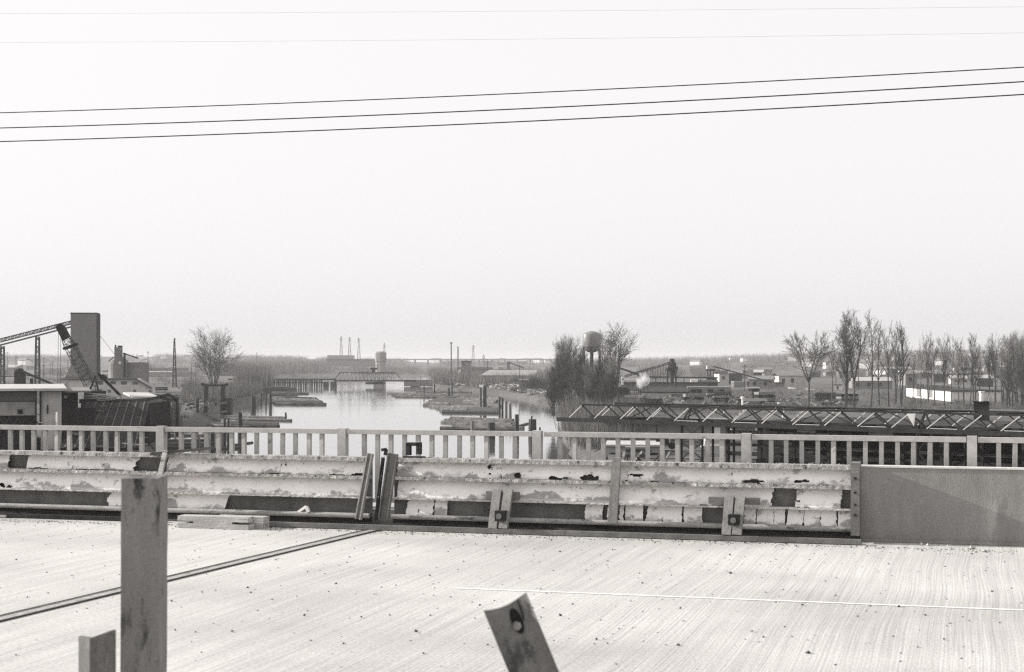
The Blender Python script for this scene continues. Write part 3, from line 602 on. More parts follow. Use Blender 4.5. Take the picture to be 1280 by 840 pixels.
row = [('o1', 1011, 415, 350, 'lone wide-forked bare tree standing apart before the row of bare poplars', 1.05, 0),
 ('p2', 1058, 391, 350, 'tall bare poplar standing first in the row, with a second poplar close against it', 1.0, .4),
 ('o2', 1068, 388, 346, 'tallest bare tree of the row, with wide upturned limbs', .8, 1.0),
 ('p1', 1089, 390, 352, 'tall narrow bare poplar just past the tallest bare tree', 1, 2.2),
 ('p3', 1111, 402, 356, 'bare poplar with a clear stem before the white building, next after the tall narrow one', 1, 3.1),
 ('p4', 1128, 403, 352, 'double-stemmed bare poplar in front of the white building end', .9, .9),
 ('p1', 1151, 416, 365, 'slender bare poplar before the second window bay of the white building', .85, 4.2),
 ('p3', 1168, 420, 362, 'straight bare poplar before the middle of the white building', 1, 5.2),
 ('p4', 1181, 418, 368, 'bushy-topped double bare poplar at the far end of the white building', .8, 2.6),
 ('p2', 1198, 432, 385, 'short bare poplar in the gap past the white building', .8, 3.7),
 ('p3', 1213, 428, 360, 'thin straight bare poplar just before the dark chimney stack', 1, .3),
 ('p1', 1224, 438, 390, 'small bare poplar showing behind the dark chimney stack', 1, 1.3),
 ('o2', 1236, 424, 352, 'crooked bare tree rising just past the dark chimney stack', .55, 5.0),
 ('p4', 1252, 430, 372, 'bare poplar second past the dark chimney stack', .9, 4.0),
 ('p2', 1264, 420, 358, 'dense bare poplar third past the dark chimney stack', 1.1, 1.9),
 ('d1', 1278, 421, 362, 'thick twiggy bare tree at the very edge of the view past the chimney stack', .7, .2),
 ('p3', 1246, 448, 400, 'low thin bare poplar farther back between the trees past the chimney stack', 1, 2.0),
 ('p1', 1141, 440, 420, 'small distant bare poplar between the double-stemmed and slender poplars', 1, 2.9),
 ('p4', 1300, 424, 360, 'bare poplar just outside the view past the row', 1, 1.0)]
row += [('p3', 1189, 424, 375, 'thin bare poplar directly after the bushy-topped double poplar', 1, 1.6), ('p1', 1205, 422, 368, 'straight bare poplar midway between the white building end and the chimney stack', 1, .7),
 ('p2', 1218, 418, 395, 'taller bare poplar rising behind the chimney stack vent', 1, 2.9), ('p4', 1243, 417, 380, 'twin-topped bare poplar close after the crooked bare tree', .9, 5.3), ('d2', 1258, 416, 366, 'bushy bare tree with many fine upright twigs past the chimney stack', .8, 2.2), ('d1', 1270, 414, 385, 'tallest of the bushy bare trees past the chimney stack', .7, 3.3),
 ('p1', 1099, 408, 372, 'thin bare poplar standing behind and between the tall narrow pair', 1, 5.5), ('p2', 1120, 412, 380, 'faint bare poplar behind the clear-stemmed one', .9, .2), ('p3', 1040, 418, 385, 'slim bare sapling standing in the gap before the tall poplar pair', .9, 1.1), ('d2', 1285, 418, 350, 'bushy bare tree half cut off by the edge of the view', .8, 4.1), ('p4', 1160, 424, 392, 'faint double bare poplar behind the slender one by the white building', .9, 3.3)]
for key, px, pt, Y, lab, sx, rot in row: plant(key, px, pt, Y, lab, group=g, sx=sx, rot=rot)
plant('o2', 773, 404, 335, 'tall bare tree with a dark straight trunk beside the water tower', sx=1.1, rot=2.2)
plant('p2', 757, 414, 380, 'thinner bare tree just behind the dark-trunked tree by the water tower', sx=.9, rot=2)
plant('o3', 268, 405, 450, 'big many-stemmed bare tree alone on the river bank by the timber gantry', rot=.5)
g = 'twiggy trees round the water tower'
for key, px, pt, Y, lab, sx, rot in (('d1', 711, 421, 330, 'tallest hazy twiggy tree in the clump beside the water tower', 1.0, 0), ('d2', 699, 436, 320, 'twiggy tree at the river edge of the clump by the water tower', 1, 1.1),
    ('d2', 722, 430, 345, 'twiggy tree of the clump standing against the water tower leg', .9, 2.4), ('d1', 692, 458, 300, 'low twiggy tree leaning over the river water by the clump', 1, 3),
    ('d2', 740, 455, 320, 'twiggy bushy tree right under the water tower tank', 1.1, 4), ('d1', 704, 424, 340, 'tall thin-topped twiggy tree in the middle of the clump by the water tower', .9, 4.4), ('d2', 731, 440, 335, 'twiggy tree standing in front of the water tower legs', .9, 5.4), ('d2', 748, 446, 330, 'twiggy bush-like tree just beyond the water tower legs', 1, .6), ('d1', 764, 452, 320, 'twiggy tree close before the dark-trunked bare tree', .9, 2), ('d1', 757, 468, 300, 'low twiggy tree between the water tower and the dark-trunked tree', 1.1, 5)):
    plant(key, px, pt, Y, lab, 'twiggy tree', g, 'twiggy_tree', sx, rot)
def tufts(mb, pts, rg, n=11, lean_=.5, w=.05):
    for (x, y, z, h, sp) in pts:
        for k in range(n):
            a_ = rg.uniform(0, 6.283); r0 = sp*rg.random()*.6; b0 = Vector((x+r0*math.cos(a_), y+r0*math.sin(a_), z-.2)); r1 = r0+sp*rg.uniform(.1, lean_)
            tp = Vector((x+r1*math.cos(a_), y+r1*math.sin(a_), z+h*rg.uniform(.45, 1))); sd_ = Vector((rg.gauss(0, 1), rg.gauss(0, 1), 0)).normalized()*h*w
            mb.tri(b0-sd_, b0+sd_, tp)
def brush(name, m, count, pxr, pyr, h, sp, seed, n=11, w=.05, dens=None, lean_=.5):
    rg = random.Random(seed); mb = MB(); pts = []
    while len(pts) < count:
        px, py = rg.uniform(*pxr), rg.uniform(*pyr); P_ = at(px, py)
        if P_.y < 1500 and river_sd(P_.x, P_.y) < 1: 
            count -= .2; continue
        if dens and noise.noise(Vector((px*dens, py*dens*2.5, seed))) < -.05: count -= .3; continue
        k = rg.uniform(.6, 1.15); pts.append((P_.x, P_.y, ground_z(P_.x, P_.y), h*k, sp*k))
    tufts(mb, pts, rg, n, lean_, w); o = mb.build(name, m); kind(o, 'stuff'); return o
brush('bank_brush', BRUSH, 420, (232, 340), (486, 503), 4.5, 2.4, 1, n=24, w=.012)
brush('bank_brush', BRUSH, 420, (300, 345), (474, 484), 9, 5, 2, n=24, w=.012)
brush('bank_brush', DARKBRUSH, 240, (120, 235), (520, 560), 2.2, 1.2, 3, n=30, w=.014)
brush('bank_brush', BRUSH, 500, (700, 800), (506, 560), 4.2, 2.0, 4, n=26, w=.008)
brush('bank_brush', BRUSH, 500, (700, 1060), (498, 520), 1.8, 2.4, 5, n=20, w=.015)
brush('field_brush', DARKBRUSH, 700, (840, 1300), (486, 514), 1.3, 3.0, 16, n=18, w=.025, dens=.02)
brush('field_brush', BRUSH, 1200, (850, 1300), (486, 512), 1.1, 2.6, 6, n=16, w=.03)
brush('far_wood', BRUSH, 1000, (540, 700), (466, 484), 6, 5, 7, n=16, w=.02, dens=.05)
brush('far_wood', BRUSH, 1500, (-60, 700), (461.5, 470), 6.5, 9, 8, n=18, w=.018, dens=.035)
brush('far_wood', BRUSH, 1100, (270, 412), (461, 470), 11, 9, 9, n=20, w=.018)
brush('far_wood', BRUSH, 500, (405, 560), (462, 470), 6, 7, 19, n=20, w=.018, dens=.05)
brush('far_wood', BRUSH, 1500, (-80, 720), (457, 461), 10, 18, 10, n=20, w=.02, dens=.03)
brush('far_wood', BRUSH, 2200, (690, 1340), (461, 474), 7, 8, 11, n=18, w=.018, dens=.03)
brush('far_wood', BRUSH, 1500, (700, 1340), (458.5, 462), 13, 14, 12, n=20, w=.02)
brush('far_wood', BRUSH, 500, (0, 260), (470, 486), 3, 4, 13, n=14, w=.02, dens=.04)
brush('bank_brush', DARKBRUSH, 420, (545, 700), (474, 500), 2.6, 2.2, 14, n=20, w=.02, dens=.06)
brush('bank_brush', DARKBRUSH, 260, (225, 330), (488, 505), 1.1, 1.4, 15, n=22, w=.016, dens=.07)

# ------------------------------------------------------------------ left shore: warehouse, silo, crane, plant
def lattice(mb, p, q, w, r, n, d=None, w2=None):
    """four-chord lattice beam from p to q"""
    p, q = Vector(p), Vector(q); ax_ = (q-p).normalized(); a_ = ax_.cross(Vector(d) if d else Vector((0, 1, 0))).normalized(); b_ = ax_.cross(a_); w2 = w if w2 is None else w2
    def c(t, i): ww = w+(w2-w)*t; return p+(q-p)*t+a_*(ww/2*(1 if i in (0, 1) else -1))+b_*(ww/2*(1 if i in (0, 3) else -1))
    for i in range(4): mb.bar(c(0, i), c(1, i), r*1.6)
    for k in range(n):
        t0, t1 = k/n, (k+1)/n
        for i in range(4):
            mb.bar(c(t0, i), c(t0, (i+1) % 4), r); mb.bar(c(t0, i) if k % 2 else c(t0, (i+1) % 4), c(t1, (i+1) % 4) if k % 2 else c(t1, i), r)
FACING = {'warehouse', 'lean_to', 'silo_hut', 'batching_plant', 'cement_silos', 'gravel_hopper', 'sawtooth_shed', 'mill_building', 'rear_sheds', 'pale_store', 'chimney_stack', 'gable_shed', 'flat_shops', 'cottage', 'timber_stack', 'parked_truck', 'open_shed', 'yard_sheds', 'loading_dock'}
def pthing(name, label, cat, px, py, Y, group=None):        # buildings square to the shore road stand turned towards the bridge
    return thing(name, label, cat, atY(px, py, Y), -math.atan((px-640)/F) if name in FACING else 0, group)
def part(e, name, m, *boxes, sub=None):
    mb = MB(e.location)
    for bx in boxes: mb.px(*bx)
    return mb.build(name, m, sub or e)
Y = 185
e = pthing('warehouse', 'low riverside warehouse with flat pale roof and one big pale door panel', 'warehouse', 60, 558, Y)
part(e, 'wall', DARK, (-70, 44.5, 489, 562, Y, 30)); part(e, 'bay_wall', PALE, (45, 70, 489, 562, Y-2, 30)); part(e, 'roof', PALEROOF, (-75, 73, 485.5, 488.6, Y-3, 38))
part(e, 'fascia', MIDGREY, (-70, 44, 490, 501, Y-.5, .45)); dr = part(e, 'sliding_door', PALE, (1, 43.5, 502, 519, Y-.4, .35)); part(e, 'door_vent', VOID, (22, 28, 511.5, 517, Y-.55, .12), sub=dr)
part(e, 'window', VOID, (52, 53.5, 506, 517, Y-2.15, .12)); part(e, 'corner_board', DARK, (42.8, 45, 489, 535, Y-2.2, 2))
mb = MB(e.location)
for k in range(5): mb.bar(atY(2+k*10, 521, Y-.3), atY(8+k*10, 531, Y-.3), .12); mb.bar(atY(13+k*10, 521, Y-.3), atY(8+k*10, 531, Y-.3), .12)
mb.build('brace', PILE, e)
e = pthing('lean_to', 'dark lean-to annex with one small round light window beside the warehouse', 'annex', 83, 558, Y+1)
part(e, 'wall', DARK, (70.5, 97, 491, 562, Y+1, 22)); part(e, 'roof', MIDGREY, (69, 107, 488.4, 490.6, Y-1, 26)); part(e, 'lower_wall', DARK, (70.5, 112, 510, 562, Y-.6, 1.4))
mb = MB(e.location); c = atY(82, 496, Y+1); mb.tube(c+Vector((0, -.06, 0)), c+Vector((0, .02, 0)), .22, n=12); mb.build('window', PALEROOF, e)
mb = MB()
for pt in ((71, 515, 560),): mb.tube(atY(pt[0], pt[1], 178), atY(pt[0], pt[2]+6, 178), .11, n=8)
single(mb, 'white_pole', WHITE, 'short white pole standing before the warehouse corner', 'pole')
mb = MB(); k = 14
for i in range(k):
    f = lambda t: atY(48+23*t, 528.5-9*t**1.8, 179)
    mb.tube(f(i/k), f((i+1)/k), .05, n=5)
single(mb, 'slack_cable', PALEROOF, 'slack pale cable hanging from the white pole to the warehouse bay', 'cable')
# dark sloping log shed
e = pthing('slab_shed', 'big dark sloping timber shed roof with pale battens beside the warehouse', 'shed', 135, 560, 185)
A_, B_, C2, D_ = atY(106, 503, 205), atY(186, 503, 205), atY(174, 560, 176), atY(74, 560, 176)
mb = MB(e.location); mb.prism([A_, D_, C2, B_], (0, .35, -.25)); mb.build('roof', mat('blackened_boards', .012, .032, 1.5, .95, spec=.1, fine=(2, .4)), e, recalc=True)
for k in range(8):
    t = .06+.125*k; p0, p1 = A_.lerp(B_, t), D_.lerp(C2, t+.01); mb = MB(e.location); mb.bar(p0+Vector((0, -.1, .08)), p1+Vector((0, -.1, .08)), .13, .08); mb.build('batten', mat('batten_wood', .06, .12, 1, .9), e)
mb = MB(e.location); mb.bar(A_.lerp(D_, .38)+Vector((8, -.15, .15)), B_.lerp(C2, .38)+Vector((-1.2, -.15, .15)), .08); mb.build('cross_rail', PALEPILE, e)
mb = MB(e.location)
for t in (.0, .33, .66, 1): p0 = A_.lerp(B_, t); mb.bar(p0+Vector((0, .5, -.3)), Vector((p0.x, p0.y+.5, LAND-.3)), .3)
mb.build('frame_post', PILE, e)
mb = MB(e.location); mb.box(A_.x, B_.x, 205.8, 218, LAND-.5, A_.z-.1); mb.build('wall', DARK, e)
rg = random.Random(8); e = pthing('board_pile', 'untidy pile of pale boards lying on top of the dark sloping shed', 'board pile', 135, 503, 206)
for k in range(26):
    px0 = rg.uniform(99, 140); py0 = 496+rg.uniform(-5.5, 5)+(px0-99)*.06; ln = rg.uniform(14, 32)
    mb = MB(e.location); mb.bar(atY(px0, py0, 207+rg.uniform(0, 4)), atY(min(168, px0+ln), py0+rg.uniform(-1, 3), 207+rg.uniform(0, 4)), rg.uniform(.15, .35), .08); mb.build('board', rg.choice((PALEWOOD, PALE, PALEPILE)), e)
mb = MB(e.location); mb.px(99, 166, 499, 504, 208, 8); mb.build('bearer_stack', PILE, e)
rgs = random.Random(31); e = pthing('slab_heap', 'untidy heap of dark slabs and poles strewn down the sloping shed roof', 'slab heap', 130, 520, 195)
for k in range(34):
    u_, w_ = rgs.random(), rgs.random(); p0 = A_.lerp(B_, u_).lerp(D_.lerp(C2, u_), w_)+Vector((0, -.4, .25)); a_ = rgs.uniform(-.5, .5); ln = rgs.uniform(.8, 3.2)
    mb = MB(e.location); mb.bar(p0, p0+Vector((math.cos(a_)*ln, -abs(math.sin(a_))*ln*1.5, -abs(math.sin(a_))*ln*.25+.1)), rgs.uniform(.1, .3), .1); mb.build('slab', rgs.choice((PILE, PILE, DKSTEEL, PALEPILE)), e)
e = pthing('open_shed', 'small open shed with a pale sheet roof behind the dark sloping shed', 'shed', 180, 505, 232)
mb = MB(e.location); mb.prism([atY(166, 490, 238), atY(197, 490.5, 238), atY(195, 496, 230), atY(162, 495.5, 230)], (0, 0, -.25)); mb.build('roof', PALEROOF, e, recalc=True)
part(e, 'wall', PILE, (168, 194, 497, 540, 236, .4)); part(e, 'post', PILE, (164, 166, 496, 540, 231, .3)); part(e, 'post', PILE, (190, 192, 496, 540, 231, .3)); part(e, 'post', PILE, (182, 183.5, 496, 540, 231, .3))
# mound of dark brambles with a timber frame
rg = random.Random(19); mb = MB()
for i in range(260):
    px, py = rg.uniform(184, 224), rg.uniform(498, 540); P_ = atY(px, py, 225+rg.uniform(-6, 6))
    if py < 498+abs(px-205)*.5: continue
    tufts(mb, [(P_.x, P_.y, P_.z, 1.3, .9)], rg, 14, .8, .03)
single(mb, 'bramble_mound', BRUSH, 'dark bramble mound on the bank under a sagging timber frame', 'bramble')
e = pthing('timber_portal', 'sagging dark timber frame over the bramble mound', 'timber frame', 208, 545, 218)
for (a0, a1) in (((188, 499), (211, 493)), ((211, 493), (222, 500)), ((221.5, 499), (222, 545)), ((186, 497), (181, 545)), ((200, 497), (221, 501))):
    mb = MB(e.location); mb.bar(atY(*a0, 218), atY(*a1, 218), .38); mb.build('beam', PILE, e)

# silo tower, its conveyor, hut
Y = 520; c = atY(106.5, 490, Y); e = thing('silo_tower', 'tall windowless grey concrete silo tower, the tallest thing on the shore', 'silo', (c.x, Y, LAND), rad(8))
hz = EYE-(392.5-HY)/F*Y-LAND; mb = MB(); mb.box(-4.1, 4.1, -4, 4, 0, hz); mb.build('wall', mat('silo_grey', .145, .165, .3, .9, fine=(.8, .07)), e)
mb = MB(); mb.box(-4.2, 4.2, -4.15, 4.15, hz, hz+.35); mb.build('roof_edge', DARK, e); mb = MB(); mb.box(4.12, 4.35, -4.1, 4.1, 0, hz); mb.build('shaded_side_slab', DARK, e)  # dark slab over the right side paints that side's shade
e = pthing('silo_hut', 'pale steep-roofed hopper hut at the foot of the silo tower', 'hut', 92, 490, 505)
part(e, 'wall', CONC, (82, 99, 470, 493, 505, 8)); mb = MB(e.location); mb.prism([atY(81, 471, 504), atY(88, 455, 504), atY(93, 455, 504), atY(100, 471, 504)], (0, 9, 0)); mb.build('roof', MIDGREY, e, recalc=True)
part(e, 'window', GLASS, (86, 88, 476, 480, 504.8, .3)); part(e, 'window', GLASS, (92, 94, 476, 480, 504.8, .3))
e = pthing('silo_conveyor', 'long inclined conveyor gallery on trestle legs feeding the silo tower', 'conveyor', 46, 490, 518)
mb = MB(e.location); lattice(mb, atY(-60, 441, 518), atY(91, 402.5, 518), 1.0, .16, 34); mb.build('gallery', FARSTEEL, e)
mb = MB(e.location); mb.bar(atY(-60, 447, 518), atY(91, 408, 518), .8, .45); mb.build('belt', FARSTEEL, e)
for (px, t) in ((3, 433), (47, 421), (-45, 444)):
    mb = MB(e.location); lattice(mb, atY(px, t, 518), atY(px-.5, 493, 518), 1.0, .16, 9, (1, 0, 0), 1.5); mb.build('leg', FARSTEEL, e)
mb = MB(e.location); mb.px(44, 45.5, 419, 448, 516, .4); mb.build('pipe', FARSTEEL, e)
mb = MB(); mb.tube(atY(123, 417, 515), atY(144, 444, 480), .07, n=5); single(mb, 'guy_cable', FARSTEEL, 'thin guy cable slanting from the silo tower down to the batching plant', 'cable')
# crane
Y = 232; base = atY(117, 500, Y); e = thing('crane', 'dark lattice-boom crane with its boom raised across the silo tower', 'crane', (base.x, Y, LAND))
mb = MB(e.location); foot, tip = atY(119, 494, Y), atY(81, 420, Y); mid = foot.lerp(tip, .82); lattice(mb, foot, mid, 1.35, .045, 12, (0, 1, 0), 1.4); lattice(mb, mid, tip, 1.4, .05, 3, (0, 1, 0), .9); mb.build('boom', FARSTEEL, e)
mb = MB(e.location); mb.bar(atY(83, 423, Y), atY(75.5, 408.5, Y), 1.0, 1.1); hd = mb.build('boom_head', DARK, e)
mb = MB(e.location); c = atY(75.5, 409.5, Y); mb.tube(c+Vector((0, -.4, 0)), c+Vector((0, .4, 0)), .55, n=12); mb.build('sheave', DARK, hd)
mb = MB(e.location); mb.obox(atY(88, 433, Y), (.9, 0, .35), (0, .8, 0), (-.05, 0, .14)); mb.build('boom_collar', DARK, e)
for (a0, a1) in (((73.2, 411), (71.8, 492)), ((76.2, 412), (75.2, 492))):
    mb = MB(e.location); mb.tube(atY(*a0, Y), atY(*a1, Y), .032, n=4); mb.build('hoist_line', FARSTEEL, e)
mb = MB(e.location); mb.px(105, 124, 489, 503, Y-1.5, 4); mb.build('cab', DARK, e); mb = MB(e.location); mb.px(101, 129, 503, 540, Y-1.5, 4.5); mb.build('undercarriage', DARK, e)
mb = MB(e.location); mb.bar(atY(112, 489, Y), atY(119, 470, Y), .22); mb.bar(atY(123, 489, Y), atY(119, 470, Y), .22); mb.tube(atY(119, 470, Y), atY(84, 424, Y), .03, n=4); mb.build('gantry', FARSTEEL, e)
mb = MB(); mb.bar(atY(123, 467, 250), atY(152, 496, 250), .38, .38); mb.bar(atY(127, 470, 250), atY(132, 474, 250), .8, .7); single(mb, 'chute_beam', DARK, 'dark chute beam slanting down in front of the batching plant wall', 'chute')
# small hopper and conveyor behind the warehouse
Y = 300; e = pthing('gravel_hopper', 'small dark gravel hopper with a belt boom slanting down behind the warehouse', 'hopper', 26, 505, Y)
part(e, 'hopper_body', DARKROOF, (18, 32, 464, 510, Y, 3)); mb = MB(e.location); c = atY(24, 463, Y); mb.lathe(c+Vector((0, 1.5, -.3)), [(.9, 0), (.8, .5), (.3, .75)], 10); mb.build('hopper_head', DARKROOF, e)
mb = MB(e.location); mb.bar(atY(25, 463, Y), atY(79, 487, Y), .35, .45); mb.build('belt_boom', DARKROOF, e)
mb = MB(e.location)
for a0, a1 in (((4, 471), (52, 469)), ((10, 471), (10, 505)), ((52, 468), (52.5, 505)), ((33, 480), (52, 480)), ((2, 481), (18, 481)), ((36, 480), (36, 505))): mb.bar(atY(*a0, Y+2), atY(*a1, Y+2), .14)
mb.build('frame', DARKROOF, e); part(e, 'shed', CONC, (33, 52, 480.5, 505, Y+1, 5)); part(e, 'drum', DARKROOF, (39, 43, 473, 480, Y+1, .8))
# batching plant
Y = 470; e = pthing('batching_plant', 'pale batching plant building with a row of small dark windows and sloping end roof', 'plant building', 147, 495, Y)
P6 = [atY(88, 474, Y), atY(176, 474, Y), atY(193, 484, Y), atY(193, 497, Y), atY(88, 497, Y)]; mb = MB(e.location); mb.prism(P6, (0, 14, 0)); mb.build('wall', mat('plant_wall', .46, .56, .3, .9, fine=(.8, .12)), e, recalc=True)
mb = MB(e.location)
for a0, a1 in (((87, 473.4), (176.3, 473.4)), ((176, 473.6), (195, 485))): mb.bar(atY(*a0, Y+6.5), atY(*a1, Y+6.5), 14.6, .3, side=(0, 1, 0))
mb.build('roof', DARKROOF, e)
for (a0, a1, t, u_) in ((122, 129, 476, 480.5), (138, 144.5, 476.5, 480), (151, 158, 476.5, 480.5), (165, 171.5, 477, 480.5), (124, 128, 486.5, 490.5), (135, 138.5, 487, 490.5), (166, 169, 487, 491), (185, 188, 488, 490)): part(e, 'window', GLASS, (a0, a1, t, u_, Y-.15, .2))
Y = 492; e = pthing('cement_silos', 'cluster of grey cement silos with a square elevator head above the batching plant', 'silos', 163, 490, Y)
SG = mat('silo_cluster_grey', .14, .18, .4, .85, fine=(.8, .1))
mb = MB(e.location); c = atY(153, 490, Y+4); zz = lambda py: EYE-(py-HY)/F*Y-c.z
mb.lathe(c, [(3.2, 0), (3.2, zz(455)), (2.6, zz(450)), (1.4, zz(446)), (.6, zz(445))], 20); mb.build('domed_silo', SG, e)
mb = MB(e.location); mb.px(143, 153, 434, 492, Y-.5, 3); mb.build('elevator_head', SG, e); mb = MB(e.location); mb.px(144, 146, 431, 434, Y, .6); mb.px(147.5, 153.5, 432, 434, Y, 1); mb.build('head_vent', DARK, e)
mb = MB(e.location); mb.lathe(atY(175.5, 490, Y+4), [(3.5, 0), (3.5, zz(453.5)), (3.3, zz(452.8))], 20); tk = mb.build('tank', SG, e)
mb = MB(e.location); n = 10
for i in range(n):
    f = lambda t: atY(176+13.5*t, 455-6*math.sin(math.pi*min(1, t*.9+.1))+(8*max(0, t-.85)/.15 if t > .85 else 0), Y+1)
    mb.bar(f(i/n), f((i+1)/n), .12)
mb.build('hoop_pipe', FARSTEEL, tk)
mb = MB(e.location); mb.px(152.5, 155, 441, 494, Y-2.2, .6); mb.build('elevator_leg', DARK, e); mb = MB(e.location); mb.bar(atY(153, 441.5, Y-1), atY(172, 448, Y-1), .4); mb.build('pipe_arm', DARK, e)
mb = MB(e.location); mb.px(135, 138, 452, 474, Y-1, .8); mb.build('white_pipe', WHITE, e); mb = MB(e.location); mb.bar(atY(136.5, 452, Y), atY(143, 446, Y), .3); mb.build('feed_pipe', FARSTEEL, e)
mb = MB(e.location); c = atY(149.5, 453.5, Y-.7); mb.tube(c, c+Vector((0, .2, 0)), .42, n=12); mb.build('lamp_disc', WHITE, e)
Y = 620; e = pthing('radio_mast', 'slim dark lattice mast standing alone between the silos and the big bare tree', 'mast', 218, 484, Y)
mb = MB(e.location); lattice(mb, atY(218.2, 484, Y), atY(218, 426, Y), 1.5, .13, 14, (1, 0, 0), .35); mb.build('lattice', FARSTEEL, e); mb = MB(e.location); mb.px(217.3, 218.9, 422.5, 426, Y, .4); mb.build('mast_head', DARK, e)
Y = 1050; e = pthing('sawtooth_shed', 'long far shed with pale slanting roof lights beyond the mast', 'shed', 214, 471, Y)
part(e, 'wall', MIDGREY, (186, 246, 465, 472, Y, 12))
for k in range(4):
    mb = MB(e.location); a0 = 188+k*7.5; mb.prism([atY(a0, 469, Y-.5), atY(a0+6.5, 469, Y-.5), atY(a0+9, 464, Y+8), atY(a0+2.5, 464, Y+8)], (0, 0, -.2)); mb.build('roof_light', PALEROOF, e, recalc=True)
mb = MB(e.location); mb.px(188, 240, 459.5, 463.5, Y+14, 20); mb.build('rear_roof', MIDGREY, e)
# timber gantry on the bank
Y = 330; e = pthing('timber_gantry', 'old timber gantry of two stout posts and a bent crossbeam on the river bank', 'timber gantry', 268, 520, Y)
for (a0, a1, w) in (((258, 482), (257, 516), .75), ((279, 482), (278, 518), .85), ((251.5, 479.5), (258, 482.5), .5), ((258, 481.5), (279, 481.8), .4), ((279, 482), (285, 480), .5)):
    mb = MB(e.location); mb.bar(atY(*a0, Y), atY(*a1, Y), w); mb.build('post' if a0[0] in (258, 279) and a1[1] > 500 else 'beam', PILE, e)
for a0, a1 in (((250, 512), (266, 495)), ((262, 516), (276, 497)), ((255, 518), (284, 514)), ((256, 507), (284, 503))):
    mb = MB(e.location); mb.bar(atY(*a0, Y-1), atY(*a1, Y-1), .35); mb.build('brace', PALEPILE, e)
part(e, 'bulkhead', PILE, (280, 288, 497, 519, Y, 3))

# ------------------------------------------------------------------ piles and log rafts
def pile(px, t, base_, w, label, m=PILE, lean_=0):
    P_ = at(px, base_, WATER); r = w/F*P_.y/2; mb = MB(); tp = atY(px+lean_, t, P_.y); n = 7
    mb.tube(P_-Z*1.2, tp, r*1.08, r*.92, 9); single(mb, 'timber_pile', m, label, 'pile', 'old timber piles standing in the river')
G0 = 'beside the bank'
for a in ((246.5, 498, 526, 4.5, 'stout dark pile on the bank just before the timber gantry'), (231, 512, 525, 1.6, 'thin bleached stake on the bank between the bramble mound and the stout pile', PALEPILE), (219.5, 524, 546, 2.6, 'bleached stub pile below the bramble mound', PALEPILE), (205, 521, 545, 1.4, 'thin bleached stake nearest the bramble mound', PALEPILE),
    (316.5, 495.5, 515, 6.5, 'thick dark pile with pale streak standing in open water off the brushy bank', PILE), (326.5, 491, 503, 2.2, 'thin pile behind the thick pile off the brushy bank'), (332.5, 490, 505, 2.2, 'second thin pile behind the thick pile off the brushy bank'), (338, 492, 509, 4, 'dark pile at the near end of the snow-pale log heap'),
    (300, 515.5, 549, 6, 'tall square-topped dark pile at the near raft of boom logs'), (281, 523.5, 561, 3, 'dark pile, outer of a close pair before the near raft of boom logs'), (285.5, 523, 558, 2.8, 'dark pile, inner of a close pair before the near raft of boom logs'), (260.5, 540, 568, 2.8, 'short dark pile seen through the railing by the barrier plank'), (266, 537, 567, 5, 'broad dark pile seen through the railing beside the barrier plank'), (249, 545, 566, 2.5, 'bleached stub pile seen through the railing', PALEPILE),
    (590.5, 526, 554, 5, 'pile with a pale lit side standing before the front log raft', PALEPILE), (614, 528, 549, 10, 'fat clustered dolphin pile before the front log raft'), (646, 518, 547, 5.5, 'dark pile at the shore end of the front log raft'), (665.5, 524, 548, 10.5, 'broad flat-topped dolphin pile standing alone nearest the twiggy clump'), (674.8, 534, 549, 2.5, 'small stub pile beside the broad flat-topped dolphin'),
    (624.5, 496, 519, 3, 'first pile of the leaning line between the two big log rafts'), (628, 497, 521, 3, 'second pile of the leaning line between the two big log rafts'), (632.5, 501, 523, 4, 'third pile of the leaning line between the two big log rafts', PALEPILE), (637.5, 504, 525, 4.2, 'last and palest pile of the leaning line between the two big log rafts', PALEPILE),
    (601, 485, 511, 2.4, 'thin tall pile rising out of the middle log raft'), (606, 482, 511, 4.5, 'tall dark pile rising out of the middle log raft'), (530, 483, 494, 1.8, 'thin far pile at the tip of the farthest log boom'), (543, 480, 495, 2, 'far pile half way along the farthest log boom'), (565, 478, 496, 2, 'far pile at the shore end of the farthest log boom'), (561, 485, 497, 3, 'squat far pile at the shore end of the farthest log boom')):
    pile(*a[:5], *(a[5:]))
def raft(label, rows, name='log_raft', jit=.4, seed=0, loose=0):
    """rows: (px0, px1, py0, py1, radius): boom logs lying on the water"""
    rg = random.Random(seed); c = at((rows[0][0]+rows[0][1])/2, rows[0][2], WATER); e = thing(name, label, 'log raft', c, 0, 'log rafts moored in the river')
    for (a0, a1, y0, y1, r) in rows:
        P_, Q_ = at(a0, y0, WATER), at(a1, y1, WATER); k = max(1, int((Q_-P_).length/rg.uniform(9, 14)))
        for i in range(k):
            p0, p1 = P_.lerp(Q_, i/k+.004), P_.lerp(Q_, (i+1)/k-.004); mb = MB(e.location); rr = r*rg.uniform(.85, 1.15); zz_ = Z*rr*rg.uniform(.1, .5)
            p0 = p0+Vector((0, rg.uniform(-jit, jit), 0)); p1 = p1+Vector((0, rg.uniform(-jit, jit), 0))
            mb.tube(p0+zz_, p1+zz_, rr, rr*.85, 8); mb.build('log', rg.choice((LOGM, LOGM, PILE)), e)
    return e
raft('front raft of long dark logs across the channel, closest to the railing', [(563, 642, 524.5, 527, .42), (556, 645, 526, 529, .42), (552, 640, 528.5, 531, .42), (566, 643, 531, 533.5, .42), (570, 655, 534, 536, .42), (550, 648, 537, 538, .42), (640, 660, 536, 530, .25)], seed=1)
